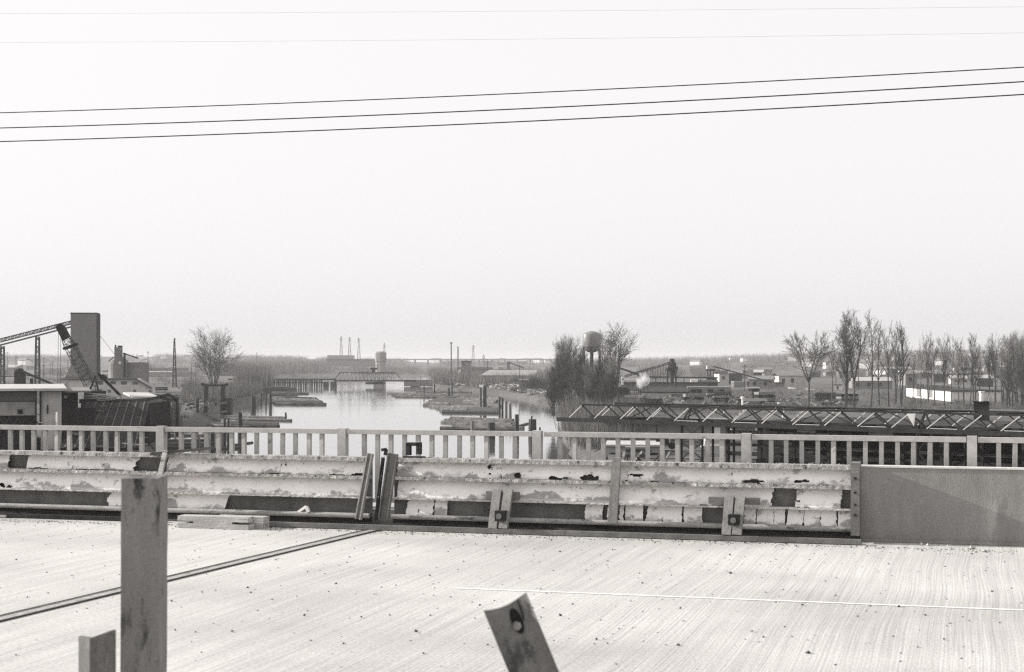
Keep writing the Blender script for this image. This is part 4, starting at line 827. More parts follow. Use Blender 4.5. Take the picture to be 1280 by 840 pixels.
raft('big middle raft of many long dark logs below the log yard', [(547, 622, 499, 502, .5), (541, 620, 501, 504, .5), (536, 624, 503, 506, .5), (533, 626, 505, 508.5, .5), (530, 612, 507, 511, .5), (538, 622, 509, 513, .5), (546, 624, 511, 514.5, .5), (551, 620, 513.5, 516, .5), (553, 624, 516, 517, .5)], seed=2)
raft('farthest thin boom of logs running out from the log yard', [(484, 560, 492.5, 493.5, .5), (490, 575, 494.5, 495.5, .5), (494, 570, 496.5, 497.5, .5), (520, 590, 490.5, 491, .5)], seed=3)
raft('raft of boom logs on the gantry side, round the square-topped pile', [(283, 357, 520.5, 522.5, .34), (280, 365, 525, 526.5, .34), (284, 348, 528, 530, .3), (270, 344, 531.5, 532, .3), (262, 350, 534.5, 533, .3), (240, 300, 522, 528, .3), (225, 290, 530, 533, .3)], seed=4)
raft('broad heap of bark-pale logs lying low in the middle of the channel', [(339, 395, 498.5, 500, .6), (338, 398, 500, 501.5, .6), (338, 400, 501.5, 502.5, .6), (340, 402, 503, 503.5, .6), (342, 404, 504.5, 505, .6), (345, 408, 505.8, 506.3, .5)], seed=5, jit=1.2)
raft('low log spit behind the heap of bark-pale logs', [(340, 378, 491.5, 491.8, .5), (340, 386, 492.8, 492.6, .45), (335, 372, 494.5, 494, .5)], seed=6)
raft('dark log boom with loose planks seen through the railing near the barrier plank', [(205, 262, 552, 551, .3), (204, 258, 556, 556, .3), (207, 262, 561, 560, .3), (285, 316, 558, 553.5, .22), (268, 300, 562, 561, .3), (200, 258, 545, 545, .25)], seed=7)
e = pthing('timber_barge', 'flat dark timber barge moored by the brushy bank before the far bridge', 'barge', 345, 491, 640)
c0, c1 = at(322, 490, WATER), at(367, 489.5, WATER); mb = MB(e.location); mb.box(c0.x, c1.x, 625, 650, WATER-.3, WATER+1.5); mb.build('hull', PILE, e); mb = MB(e.location); mb.box(c0.x, c1.x-2, 626, 649, WATER+1.503, WATER+2.1); mb.build('deck_load', LOGM, e)
for k in range(7):
    rgk = random.Random(40+k); mb = MB(); c = at(356+rgk.uniform(-6, 6)*3, 497.5+k*.7, WATER)
mb = MB(); p0, p1 = at(354, 521, WATER), at(357.5, 521, WATER); mb.tube(p1, atY(357, 515.5, p1.y), .22, .2, 7); single(mb, 'short_stake', PILE, 'short stake standing at the outer tip of the near boom-log raft', 'stake')
mb = MB(); c = at(374, 527.5, WATER); mb.rock(atY(348, 531, c.y)-Z*.1, .7, random.Random(3)); single(mb, 'driftwood_stump', PALEPILE, 'pale driftwood stump on the tip of the near boom-log raft', 'stump')
mb = MB(); c = atY(664.5, 523.5, 250); c = Vector((at(664.5, 548, WATER).x, at(664.5, 548, WATER).y, atY(664.5, 524, at(664.5, 548, WATER).y).z))
for (dx, dz, r) in ((0, .2, .17), (.02, .32, .14), (.1, .5, .09)): mb.lathe(c+Vector((dx, 0, dz-r)), [(.02, 0), (r*.8, r*.4), (r, r), (r*.7, r*1.6), (.02, r*2)], 8)
single(mb, 'perched_bird', DARK, 'small dark bird perched on the broad flat-topped dolphin pile', 'bird')

# ------------------------------------------------------------------ far bridge and skyline
Y = 760; e = pthing('railway_bridge', 'long low far railway bridge with a truss swing span over the river', 'bridge', 450, 484, Y)
part(e, 'trestle_deck', FARSTEEL, (285, 419, 473.4, 475.2, Y, 5)); part(e, 'span_deck', FARSTEEL, (417, 520, 475, 476.9, Y, 6)); part(e, 'approach_wall', MIDGREY, (505, 540, 474.6, 483, Y, 7))
for k in range(30): part(e, 'trestle_bent', PILE, (336+k*2.25, 337+k*2.25+(k % 3)*.3, 475, 486, Y+1+(k % 2)*2, 1.2))
part(e, 'trestle_brace', PILE, (334, 404, 478, 479, Y+2, .3))
for (a0, a1, b_) in ((404, 409.5, 485), (413, 419.5, 486), (467, 478.5, 486), (457, 480, 480.5), (513, 524, 486)): part(e, 'pier', CONC if a0 == 467 else PILE, (a0, a1, 477.2 if a0 != 457 else 477.4, b_, Y+.4, 5))
mb = MB(e.location)
for yy in (0, 5.6):
    Yk = Y+.2+yy; mb.bar(atY(425, 465.4, Yk), atY(494, 465.6, Yk), .35); mb.bar(atY(418, 475, Yk), atY(425, 465.4, Yk), .35); mb.bar(atY(503, 475, Yk), atY(494, 465.6, Yk), .35)
    for k in range(14):
        x0 = 425+k*69/14; x1 = x0+69/14; mb.bar(atY(x0, 465.4, Yk), atY(x0, 475, Yk), .14)
        mb.bar(atY(x0, 475 if k < 7 else 465.4, Yk), atY(x1, 465.4 if k < 7 else 475, Yk), .14)
mb.build('truss', FARSTEEL, e)
mb = MB(e.location); mb.px(463, 471, 459.5, 462, Y+1, 3); mb.px(465, 469, 462, 466, Y+1, 2); mb.build('swing_house', FARSTEEL, e)
Y = 900; e = pthing('arch_bridge', 'pale humped road bridge with sloping truss ends behind the railway bridge', 'bridge', 470, 476, Y)
mb = MB(e.location)
for yy in (0, 8):
    Yk = Y+yy
    for a0, a1 in (((449, 466), (456, 456.5)), ((456, 456.5), (486, 456.3)), ((486, 456.3), (493, 466)), ((449, 466), (493, 466.3))): mb.bar(atY(*a0, Yk), atY(*a1, Yk), .45)
    for k in range(8): mb.bar(atY(456+k*4, 456.5, Yk), atY(454+k*4.5, 466, Yk), .22); mb.bar(atY(456+k*4, 456.5, Yk), atY(458.5+k*4.5, 466, Yk), .22)
mb.build('truss', CONC, e); part(e, 'road_deck', CONC, (440, 505, 466.3, 468, Y, 9))
Y = 1250; e = pthing('concrete_tower', 'squat pale concrete water tower with chamfered top above the far bridge', 'tower', 476, 462, Y)
c = atY(475.8, 468, Y); k = Y/F; mb = MB(e.location); mb.lathe(c, [(4.0, 0), (4.0, 9.5), (4.5, 10.5), (4.5, 16.5), (3.7, 17.6), (3.4, 17.9)], 8); mb.build('tower_body', mat('far_concrete', .2, .24, .2, .9), e)
Y = 1700; e = pthing('hilltop_works', 'long low flat works building on the far skyline under the pylons', 'building', 438, 452, Y)
part(e, 'wall', MIDGREY, (408, 470, 449.5, 458, Y, 30)); part(e, 'upper_wall', CONC, (409, 441, 444, 449.5, Y+10, 20)); part(e, 'roof', DARKROOF, (407, 471, 449, 449.5, Y-1, 32))
def pylon(px, t, b_, Y, label):
    e = pthing('transmission_pylon', label, 'pylon', px, b_, Y, 'transmission pylons on the skyline'); mb = MB(e.location); w = 4/F*Y
    lattice(mb, atY(px, b_, Y), atY(px, t, Y), w, .075*Y/1000, 9, (1, 0, 0), w*.14); mb.build('lattice_tower', FARSTEEL, e)
    mb = MB(e.location)
    for dt in (2.5, 5): mb.bar(atY(px-2.2, t+dt, Y), atY(px+2.2, t+dt, Y), .22*Y/1000)
    mb.build('cross_arm', FARSTEEL, e)
for px, t, b_, Y, lab in ((426.5, 420, 449, 1800, 'first of the three pylons standing together above the hilltop works'), (437, 421, 449, 1800, 'middle pylon of the three above the hilltop works'), (448.5, 422, 449, 1800, 'last pylon of the three, closest to the concrete tower'),
    (480.5, 429, 452, 1800, 'pylon showing just behind the concrete tower'), (591.5, 431, 454, 1600, 'lone hazy pylon beyond the two dark poles on the log yard side'), (604.5, 443, 453, 2200, 'tiny far pylon beyond the lone hazy one')): pylon(px, t, b_, Y, lab)
Y = 2200; e = pthing('highway_viaduct', 'far pale highway viaduct strip on piers along the skyline', 'viaduct', 540, 455, Y)
part(e, 'road_deck', CONC, (478, 700, 448.6, 450, Y, 14))
for k in range(13): part(e, 'pier', CONC, (486+k*16, 487.6+k*16, 450, 459, Y+4, 5))
def pole(px, t, b_, Y, w, label, arm=0):
    e = pthing('utility_pole', label, 'pole', px, b_, Y, 'poles across the flats'); mb = MB(e.location); r = w/F*Y/2; mb.tube(atY(px, b_, Y), atY(px, t, Y), r, r*.75, 7); mb.build('shaft', FARSTEEL, e)
    if arm: mb = MB(e.location); mb.bar(atY(px-arm, t+1.2, Y), atY(px+arm, t+1.2, Y), r*1.3); mb.build('cross_arm', FARSTEEL, e)
pole(564, 427.5, 470, 900, 1.7, 'tall dark flat-topped pole above the log yard', 1.6)
e = pthing('lattice_pole', 'dark lattice pole a little shorter than the flat-topped pole beside it', 'mast', 572.5, 462, 900); mb = MB(e.location); lattice(mb, atY(572.8, 464, 900), atY(572.4, 434, 900), .9, .1, 12, (1, 0, 0), .5); mb.build('lattice', FARSTEEL, e); part(e, 'mast_head', DARK, (571.7, 573.2, 433.5, 435, 900, .4))
for px, t, b_, Y, w, lab in ((609.5, 448.5, 464, 900, 1, 'short dark pole before the pale far sheds'), (649.5, 456, 486, 600, .9, 'thin pole at the corner of the log yard shed'), (525.5, 470, 488, 640, .6, 'thin light-topped pole at the bridge end'), (185, 439, 460, 1100, .8, 'thin far pole behind the cement silos'), (55, 447, 470, 900, .9, 'far pole between the conveyor legs with double arms'), (20, 445, 470, 900, .8, 'far pole between the conveyor and the hopper'), (9, 440, 470, 900, .8, 'far pole beside the first conveyor leg'), (66, 452, 470, 900, .8, 'low far pole next to the crane hoist lines'), (85, 449, 468, 900, .8, 'low far pole just before the silo tower'), (321, 440, 462, 1300, .8, 'far thin pole above the wood by the far bridge')):
    pole(px, t, b_, Y, w, lab, 1.5 if px < 200 else 0)
# log yard shore
Y = 900; e = pthing('pump_house', 'small square grey house with a window on the rise past the dark poles', 'house', 583, 462, Y); part(e, 'wall', MIDGREY, (576.5, 589, 452, 466, Y, 6)); part(e, 'roof', DARKROOF, (576, 589.5, 451, 452, Y-.3, 6.6)); part(e, 'window', VOID, (579, 580.2, 453.5, 456, Y-.15, .2))
e = pthing('yard_conveyor', 'short dark conveyor boom on the skyline above the log yard sheds', 'conveyor', 640, 462, Y); mb = MB(e.location); mb.bar(atY(636, 453, Y), atY(655, 460, Y), .5, .6); mb.build('boom', FARSTEEL, e); part(e, 'head', MIDGREY, (633.5, 637.5, 452, 462, Y, 2))
Y = 800; e = pthing('yard_sheds', 'long pale-roofed sheds in a row behind the log yard', 'sheds', 640, 472, Y); mb = MB(e.location); mb.prism([atY(600, 469, Y), atY(668, 469, Y), atY(672, 462.5, Y+25), atY(612, 462, Y+25)], (0, 0, -.3)); mb.build('roof', mat('greyed_roof', .22, .28, .2, .8), e, recalc=True); part(e, 'wall', MIDGREY, (600, 668, 469, 476, Y+.4, 20)); part(e, 'ridge_strip', DARKROOF, (612, 640, 461.2, 462, Y+25, 1))
Y = 560; e = pthing('yard_shed', 'grey shed beside the dark bush on the log yard shore', 'shed', 657, 490, Y); part(e, 'wall', MIDGREY, (650, 660, 475.5, 491, Y, 8)); part(e, 'roof', PALE, (648.5, 661, 474.4, 475.4, Y-.4, 9))
rg = random.Random(5); mb = MB()
for k in range(200):
    P_ = atY(rg.gauss(670, 7), rg.uniform(474, 492), 555+rg.uniform(-6, 6)); tufts(mb, [(P_.x, P_.y, P_.z-.5, 2.2, 1.5)], rg, 12, .8, .03)
single(mb, 'dark_bush', DARKBRUSH, 'dark round bush beside the grey log yard shed', 'bush')
mb = MB(); rg = random.Random(77)
for k in range(2000):
    px, py = rg.uniform(540, 697), rg.triangular(473, 508, 488); P_ = at(px, py)
    if river_sd(P_.x, P_.y) < 2: continue
    a_ = rg.uniform(0, 3.14); ln = rg.uniform(.6, 3.5); mb.bar(P_+Z*rg.uniform(.1, .6), P_+Vector((math.cos(a_)*ln, math.sin(a_)*ln, rg.uniform(.1, .7))), rg.uniform(.25, .6), rg.uniform(.2, .6))
kind(mb.build('driftwood_litter', mat('driftwood', .04, .42, .35, .9, contrast=.2)), 'stuff')

# ------------------------------------------------------------------ water tower and mill
Y = 480; c = at(739.8, 493.7); e = thing('water_tower', 'round-bottomed steel water tower on slim legs behind the twiggy trees', 'water tower', (c.x, Y, LAND)); k = Y/F; zz = lambda py: EYE-(py-HY)*k-LAND
R_ = 11.8*k; mb = MB(); mb.lathe((0, 0, 0), [(.3, zz(441)), (R_*.5, zz(439.8)), (R_*.85, zz(437)), (R_, zz(433.5)), (R_, zz(419)), (R_*.93, zz(417)), (R_*.5, zz(414.6)), (.15, zz(413.6))], 32); mb.build('tank', mat('tank_steel', .15, .21, .5, .35, fine=(.7, .08)), e, smooth=True)
mb = MB(); mb.lathe((0, 0, 0), [(R_*1.05, zz(434)), (R_*1.05, zz(433.4)), (R_, zz(433.3))], 32); mb.build('balcony', FARSTEEL, e)
for i in range(6):
    a_ = i*math.pi/3+.35; x, y = math.cos(a_)*R_, math.sin(a_)*R_; mb = MB(); mb.bar((x*1.12, y*1.12, -.3), (x*.95, y*.95, zz(434)), .32); mb.build('leg', FARSTEEL, e)
mb = MB(); mb.tube((0, 0, -.3), (0, 0, zz(440)), .32, n=8); mb.build('riser_pipe', FARSTEEL, e)
mb = MB()
for h in (zz(480), zz(460)):
    for i in range(6):
        a0, a1 = i*math.pi/3+.35, (i+1)*math.pi/3+.35; mb.bar((math.cos(a0)*R_*1.05, math.sin(a0)*R_*1.05, h), (math.cos(a1)*R_*1.05, math.sin(a1)*R_*1.05, h), .12)
mb.build('ring_strut', FARSTEEL, e)
Y = 430; e = pthing('gable_shed', 'dark steep gabled shed below the dark-trunked bare tree', 'shed', 768, 500, Y)
mb = MB(e.location); mb.prism([atY(742, 503, Y), atY(743, 484, Y), atY(783, 484, Y), atY(794, 503, Y)], (0, 14, 0)); mb.build('roof', DARKROOF, e, recalc=True); part(e, 'wall', PALE, (783, 797, 490, 505, Y+6, 8))
for k in range(4): part(e, 'chimney_pipe', DARK, (793+k*2.6, 793.9+k*2.6, 487-(k == 2)*2, 503, Y-2, .3))
Y = 450; e = pthing('mill_building', 'long low mill building with a dark roof and blank pale wall behind the truss gantry', 'mill building', 832, 498, Y)
part(e, 'wall', PALE, (806, 858, 489.5, 501, Y, 14)); mb = MB(e.location); mb.prism([atY(805, 489.6, Y-.5), atY(860, 489.6, Y-.5), atY(864, 484, Y+10), atY(812, 483.6, Y+10)], (0, .2, -.3)); mb.build('roof', DARKROOF, e, recalc=True)
part(e, 'annex_wall', MIDGREY, (858.3, 912, 483.5, 500, Y+2, 12))
for a0 in (863, 870.5, 884, 898): part(e, 'window', VOID, (a0, a0+6, 486.5, 490.5, Y+1.8, .3))
Y = 520; e = pthing('rear_sheds', 'string of low flat mill sheds behind the mill building roof', 'sheds', 830, 485, Y)
part(e, 'wall', MIDGREY, (776, 884, 478.5, 490, Y, 10)); part(e, 'roof', DARKROOF, (775, 900, 477.8, 478.5, Y-1, 12)); part(e, 'flat_roof_shed', MIDGREY, (871.5, 896, 475.2, 483, Y+2, 8)); part(e, 'white_gable', WHITE, (863, 871, 474.5, 482, Y+1, 5)); part(e, 'gable_door', VOID, (866, 869, 477.5, 482, Y+.9, .3))
mb = MB(e.location)
for i in range(12):
    f = lambda t: atY(786+8*(1-math.cos(math.pi*t)), 484-6*math.sin(math.pi*t), Y-4)
    mb.bar(f(i/12), f((i+1)/12), .3)
mb.build('roof_arch', FARSTEEL, e)
Y = 500; e = pthing('mill_hopper', 'dark hopper tower on legs fed by a rising conveyor at the mill', 'hopper tower', 840, 485, Y)
mb = MB(e.location); mb.lathe(atY(840, 478, Y+2)-Z*.3, [(.5, 0), (.6, 1.5), (1.35, 4.6), (1.35, 6.2), (.8, 7.0), (.8, 7.6), (.9, 7.7)], 14); mb.build('hopper', DARKROOF, e)
part(e, 'platform', DARKROOF, (832.5, 847.5, 460.5, 462.3, Y, 4)); part(e, 'railing', FARSTEEL, (832.5, 833, 458, 460.5, Y, 4), (847, 847.5, 458, 460.5, Y, 4))
for a0 in (833.5, 843.8): part(e, 'leg', FARSTEEL, (a0, a0+1.6, 462, 487, Y, .5)); part(e, 'leg', FARSTEEL, (a0+.5, a0+2, 462, 487, Y+3.5, .5))
mb = MB(e.location); lattice(mb, atY(781, 470.5, Y), atY(838, 453.5, Y), .55, .11, 16); mb.build('conveyor', FARSTEEL, e)
mb = MB(e.location)
for k in range(9): x0 = 806+k*3.3; mb.bar(atY(x0, 463.5-(x0-806)*.29, Y), atY(x0, 485, Y), .12); mb.bar(atY(x0, 476, Y), atY(x0+3.3, 471, Y), .1)
mb.build('trestle', FARSTEEL, e)
mb = MB(); mb.bar(atY(766, 457, Y), atY(806, 471, Y), .55, .6); mb.bar(atY(766, 457, Y), atY(766, 492, Y), .3); mb.bar(atY(800, 469, Y), atY(800, 492, Y), .3); single(mb, 'sloping_conveyor', FARSTEEL, 'dark conveyor sloping down from the bare tree towards the steam', 'conveyor')
mb = MB(); mb.bar(atY(800, 471, Y+6), atY(897, 472.2, Y+6), .4, .4)
for x in (820, 855, 876): mb.bar(atY(x, 472, Y+6), atY(x, 488, Y+6), .25)
single(mb, 'pipe_bridge', FARSTEEL, 'level pipe bridge running between the two hopper towers', 'pipe bridge')
mb = MB(); mb.px(777, 779.5, 471.5, 481, Y-5, .7); mb.px(778, 800, 473.2, 475, Y-5, .6); single(mb, 'white_pipe', WHITE, 'white bent pipe beside the steam puff', 'pipe')
Y = 540; e = pthing('pale_hopper', 'small pale-topped hopper tower with a long belt slanting down behind it', 'hopper tower', 888, 480, Y)
part(e, 'bin', PALEROOF, (884, 893, 457, 461.5, Y, 2.5)); part(e, 'platform', DARKROOF, (882.5, 894.5, 461.5, 463.5, Y-.3, 3)); part(e, 'base', DARK, (884, 896, 472, 484, Y, 3))
for a0 in (884, 887.5, 891.5): part(e, 'leg', FARSTEEL, (a0, a0+.9, 463, 484, Y, .4))
mb = MB(e.location); mb.bar(atY(892, 458, Y), atY(965, 478, Y), .3, .4); mb.build('belt_boom', FARSTEEL, e)
Y = 620; e = pthing('flat_shops', 'row of low flat-roofed shops with one white end wall beyond the dark field', 'shops', 930, 483, Y)
part(e, 'wall', MIDGREY, (917.5, 932, 477, 485, Y, 8)); part(e, 'end_wall', WHITE, (913.5, 917.3, 476.8, 485, Y+1, 6)); part(e, 'second_wall', DARKROOF, (934, 950, 477, 485, Y, 8)); part(e, 'third_wall', MIDGREY, (964, 980, 478.8, 487, Y, 8)); part(e, 'third_roof', DARKROOF, (963.5, 980.5, 478, 478.8, Y-.4, 9))
e = pthing('sign_hoarding', 'tall white hoarding board on posts beyond the belt of the pale hopper', 'hoarding', 954, 478, 800); part(e, 'board', WHITE, (952.8, 955.8, 467, 473, 800, .5)); part(e, 'post', FARSTEEL, (953, 953.6, 473, 481, 800.1, .3), (955, 955.6, 473, 481, 800.1, .3))
mb = MB(); Y = 590
for (x0, y0, x1, y1) in ((890, 485.2, 930, 486.6), (930, 484.5, 962, 484.8)): mb.bar(atY(x0, y0+.6, Y), atY(x1, y1+.6, Y), .3, .8)
single(mb, 'white_fence', WHITE, 'long low white fence along the far side of the dark field', 'fence')
mb = MB(); mb.bar(atY(985, 485.5, 600), atY(1060, 490.5, 560), .3, .7); single(mb, 'pale_fence', PALEROOF, 'pale low fence behind the lone forked tree', 'fence')
e = pthing('white_works', 'long white works building with small dark windows behind the bare poplars', 'works building', 1160, 505, 430); A_, B_ = atY(1133, 506, 460), atY(1190, 506, 400)
d_ = (B_-A_); d_.z = 0; L_ = d_.length; d_.normalize(); nn = Vector((-d_.y, d_.x, 0)); zt = atY(1133, 484.5, 460).z; zb = LAND-.3
e.location = (A_.x, A_.y, LAND); mb = MB(e.location); mb.obox(A_+d_*L_/2+nn*6+Z*((zt+zb)/2-A_.z), d_*L_/2, nn*6, Z*(zt-zb)/2); mb.build('wall', WHITE, e)
mb = MB(e.location); mb.obox(A_+d_*L_/2+nn*6+Z*(zt+.15-A_.z), d_*(L_/2+.3), nn*6.4, Z*.15); mb.build('roof', DARKROOF, e)
for k in range(9):
    t = .07+k*.105
    for zz_ in (3.4,): mb = MB(e.location); mb.obox(Vector((A_.x, A_.y, LAND+zz_))+d_*L_*t-nn*.03, d_*L_*.03, nn*.06, Z*.45); mb.build('window', VOID, e)
for t in (.3, .56): mb = MB(e.location); mb.obox(Vector((A_.x, A_.y, LAND+1.5))+d_*L_*t-nn*.03, d_*L_*.05, nn*.06, Z*1.1); mb.build('loading_door', MIDGREY, e)
e = pthing('cottage', 'small white cottage at the foot of the tallest bare trees', 'cottage', 1048, 495, 560); part(e, 'wall', WHITE, (1043, 1053, 481, 492, 560, 7)); part(e, 'roof', MIDGREY, (1042, 1054, 479.5, 481, 559, 8)); part(e, 'window', VOID, (1046, 1048, 483, 486, 559.8, .3))
rg = random.Random(12); hm = MB(); hr = MB(); hm.box(-4.5, 4.5, -4, 4, -1, 4); hr.prism([(-5, -4.4, 4.003), (5, -4.4, 4.003), (5, 0, 6), (-5, 0, 6)], (0, 0, .25)); hr.prism([(-5, 0, 6.003), (5, 0, 6.003), (5, 4.4, 4), (-5, 4.4, 4)], (0, 0, .25))
hp = bpy.data.objects.new('house', None); COL.objects.link(hp); hm.build('wall', WHITE, hp); hr.build('roof', MIDGREY, hp, recalc=True)
spots = [(1093, 466), (1120, 464), (1207, 462), (1150, 461), (1080, 468), (1065, 463), (1195, 470), (1245, 466), (1225, 471), (1265, 463), (1010, 467), (990, 464), (930, 463), (915, 461), (1038, 468), (1100, 473), (1130, 474), (1228, 462), (1175, 466), (660, 460), (672, 459), (685, 460), (628, 458.5), (175, 459), (120, 458.5), (235, 460), (205, 458.5), (160, 462), (30, 462), (545, 458.6), (870, 464), (1000, 471)]
for i, (x, y) in enumerate(spots):
    o = hp if i == 0 else copy_tree(hp); Yh = min(2600, 20000/(y-HY)); X_ = (x-640)/F*Yh; o.location = (X_, Yh, ground_z(X_, Yh)+2.5); o.rotation_euler.z = rg.uniform(-.6, .6); k = rg.uniform(.7, 1.2)*(1 if y < 470 else .5); o.scale = (k*rg.uniform(.8, 1.7), k, k)
    tag(o, 'tiny white house among the bare woods on the far hillside', 'house', 'tiny houses on the far hillsides')
rg = random.Random(52)
for i in range(46):
    if i < 26: px, py = rg.uniform(890, 1275), rg.uniform(469, 486)
    elif i < 36: px, py = rg.uniform(550, 690), rg.uniform(460, 472)
    else: px, py = rg.uniform(0, 250), rg.uniform(463, 480)
    P_ = at(px, py); w, dp_, h = rg.uniform(6, 22)*(.7 if py > 475 else 1), rg.uniform(6, 10), rg.uniform(2.5, 5); m_ = rg.choice((MIDGREY, DARKROOF, PILE, MIDGREY, PALE))
    e = thing('flats_shed', 'low plain industrial shed standing on the hazy flats among far clutter', 'shed', (P_.x, P_.y, ground_z(P_.x, P_.y)), rg.uniform(-.25, .25), 'low sheds across the far flats')
    mb = MB(); mb.box(-w/2, w/2, 0, dp_, -.6, h); mb.build('wall', m_, e)
    mb = MB(); mb.prism([(-w/2-.3, -.3, h+.003), (w/2+.3, -.3, h+.003), (w/2+.3, dp_/2, h+1.3), (-w/2-.3, dp_/2, h+1.3)], (0, 0, .15)); mb.prism([(-w/2-.3, dp_/2, h+1.303), (w/2+.3, dp_/2, h+1.303), (w/2+.3, dp_+.3, h), (-w/2-.3, dp_+.3, h)], (0, 0, .15)); mb.build('roof', rg.choice((DARKROOF, PALE, MIDGREY, MIDGREY)), e, recalc=True)
    for k in range(int(w/4)): x = -w/2+2+k*4; mb = MB(); mb.box(x-.6, x+.6, -.06, .05, h*.35, h*.75); mb.build('window', VOID, e)
for i in range(22):
    px, py = (rg.uniform(880, 1275), rg.uniform(466, 490)) if i < 14 else (rg.uniform(0, 260), rg.uniform(464, 482)); P_ = at(px, py); mb = MB(); h = rg.uniform(8, 11)
    mb.tube(P_-Z*.3, P_+Z*h, .16, .11, 6); mb.bar(P_+Z*(h-.6)-Vector((1.1, 0, 0)), P_+Z*(h-.6)+Vector((1.1, 0, 0)), .12); single(mb, 'line_pole', FARSTEEL, 'thin crossarmed utility pole standing far across the flats', 'pole', 'utility poles across the far flats')
rg = random.Random(64); mb = MB()
for k in range(360):
    px, py = rg.uniform(770, 1070), rg.uniform(495, 509)
    if rg.random() < .35: px, py = rg.uniform(185, 300), rg.uniform(486, 515)
    if noise.noise(Vector((px*.03, py*.2, 4))) < -.1: continue
    P_ = at(px, py)
    if river_sd(P_.x, P_.y) < 2: continue
    a_ = rg.uniform(0, 3.14); ln = rg.uniform(.4, 2.4); mb.bar(P_+Z*rg.uniform(.2, 1), P_+Vector((math.cos(a_)*ln, math.sin(a_)*ln, rg.uniform(.2, 1.3))), rg.uniform(.15, .5), rg.uniform(.15, .5))
kind(mb.build('yard_litter', mat('dull_litter', .03, .20, .35, .9, contrast=.2)), 'stuff')
for i in range(34):
    if i < 22: px, py = rg.uniform(775, 1070), rg.uniform(497, 510)
    elif i < 28: px, py = rg.uniform(188, 262), rg.uniform(484, 500)
    else: px, py = rg.uniform(600, 690), rg.uniform(474, 490)
    P_ = at(px, py)
    if river_sd(P_.x, P_.y) < 5: continue
    e = thing('lumber_stack', 'dark low stack of lumber with bearers among the rough yards behind the shore', 'lumber stack', (P_.x, P_.y, ground_z(P_.x, P_.y)), rg.uniform(-.5, .5), 'dark lumber stacks in the yards'); w = rg.uniform(2, 7); z0 = 0
    for k in range(rg.randint(2, 4)):
        h = rg.uniform(.4, .8); o_ = rg.uniform(-.4, .4); mb = MB(); mb.box(-w/2+o_, w/2+o_*.5, 0, 2.2, z0+.12, z0+h); mb.build('lumber_layer', rg.choice((PILE, DARK, PILE, MIDGREY)), e)
        for b_ in (-.35, .35): mb = MB(); mb.box(w*b_-.1, w*b_+.1, .1, 2.1, z0 if k else -.3, z0+.117); mb.build('bearer', PILE, e)
        z0 += h+.003
# steam
sm = bpy.data.materials.new('steam'); sm.use_nodes = True; n = sm.node_tree.nodes; l = sm.node_tree.links; n.remove(n['Principled BSDF'])
pv = n.new('ShaderNodeVolumePrincipled'); pv.inputs['Color'].default_value = (.97, .96, .96, 1); tc = n.new('ShaderNodeTexCoord'); no = n.new('ShaderNodeTexNoise'); no.inputs['Scale'].default_value = .55; no.inputs['Detail'].default_value = 4; l.new(tc.outputs['Object'], no.inputs['Vector'])
mr = n.new('ShaderNodeMapRange'); mr.inputs[1].default_value = .44; mr.inputs[2].default_value = .72; mr.inputs[3].default_value = 0; mr.inputs[4].default_value = 1.5; l.new(no.outputs['Fac'], mr.inputs[0])
ln_ = n.new('ShaderNodeVectorMath'); ln_.operation = 'LENGTH'; l.new(tc.outputs['Object'], ln_.inputs[0]); fo = n.new('ShaderNodeMapRange'); fo.inputs[1].default_value = .3; fo.inputs[2].default_value = 2.9; fo.inputs[3].default_value = 1; fo.inputs[4].default_value = 0; l.new(ln_.outputs['Value'], fo.inputs[0])
mu = n.new('ShaderNodeMath'); mu.operation = 'MULTIPLY'; l.new(mr.outputs[0], mu.inputs[0]); l.new(fo.outputs[0], mu.inputs[1]); l.new(mu.outputs[0], pv.inputs['Density']); l.new(pv.outputs[0], n['Material Output'].inputs['Volume'])
mb = MB(); bm = bmesh.new(); rg = random.Random(2)
for (px, py, r) in ((800, 483, 1.0), (801.5, 479, 1.5), (804, 475, 2.0), (803, 471, 1.6), (801, 467, .9), (808, 474, 1.1)):
    m4 = Matrix.Translation(atY(px, py, 440)-atY(803, 475, 440)); bmesh.ops.create_icosphere(bm, subdivisions=3, radius=r, matrix=m4)
me = bpy.data.meshes.new('steam_puff'); bm.to_mesh(me); bm.free(); me.materials.append(sm); o = bpy.data.objects.new('steam_puff', me); COL.objects.link(o); o.location = atY(803, 475, 440); kind(o, 'stuff')
rm_ = o.modifiers.new('remesh', 'REMESH'); rm_.mode = 'VOXEL'; rm_.voxel_size = .22

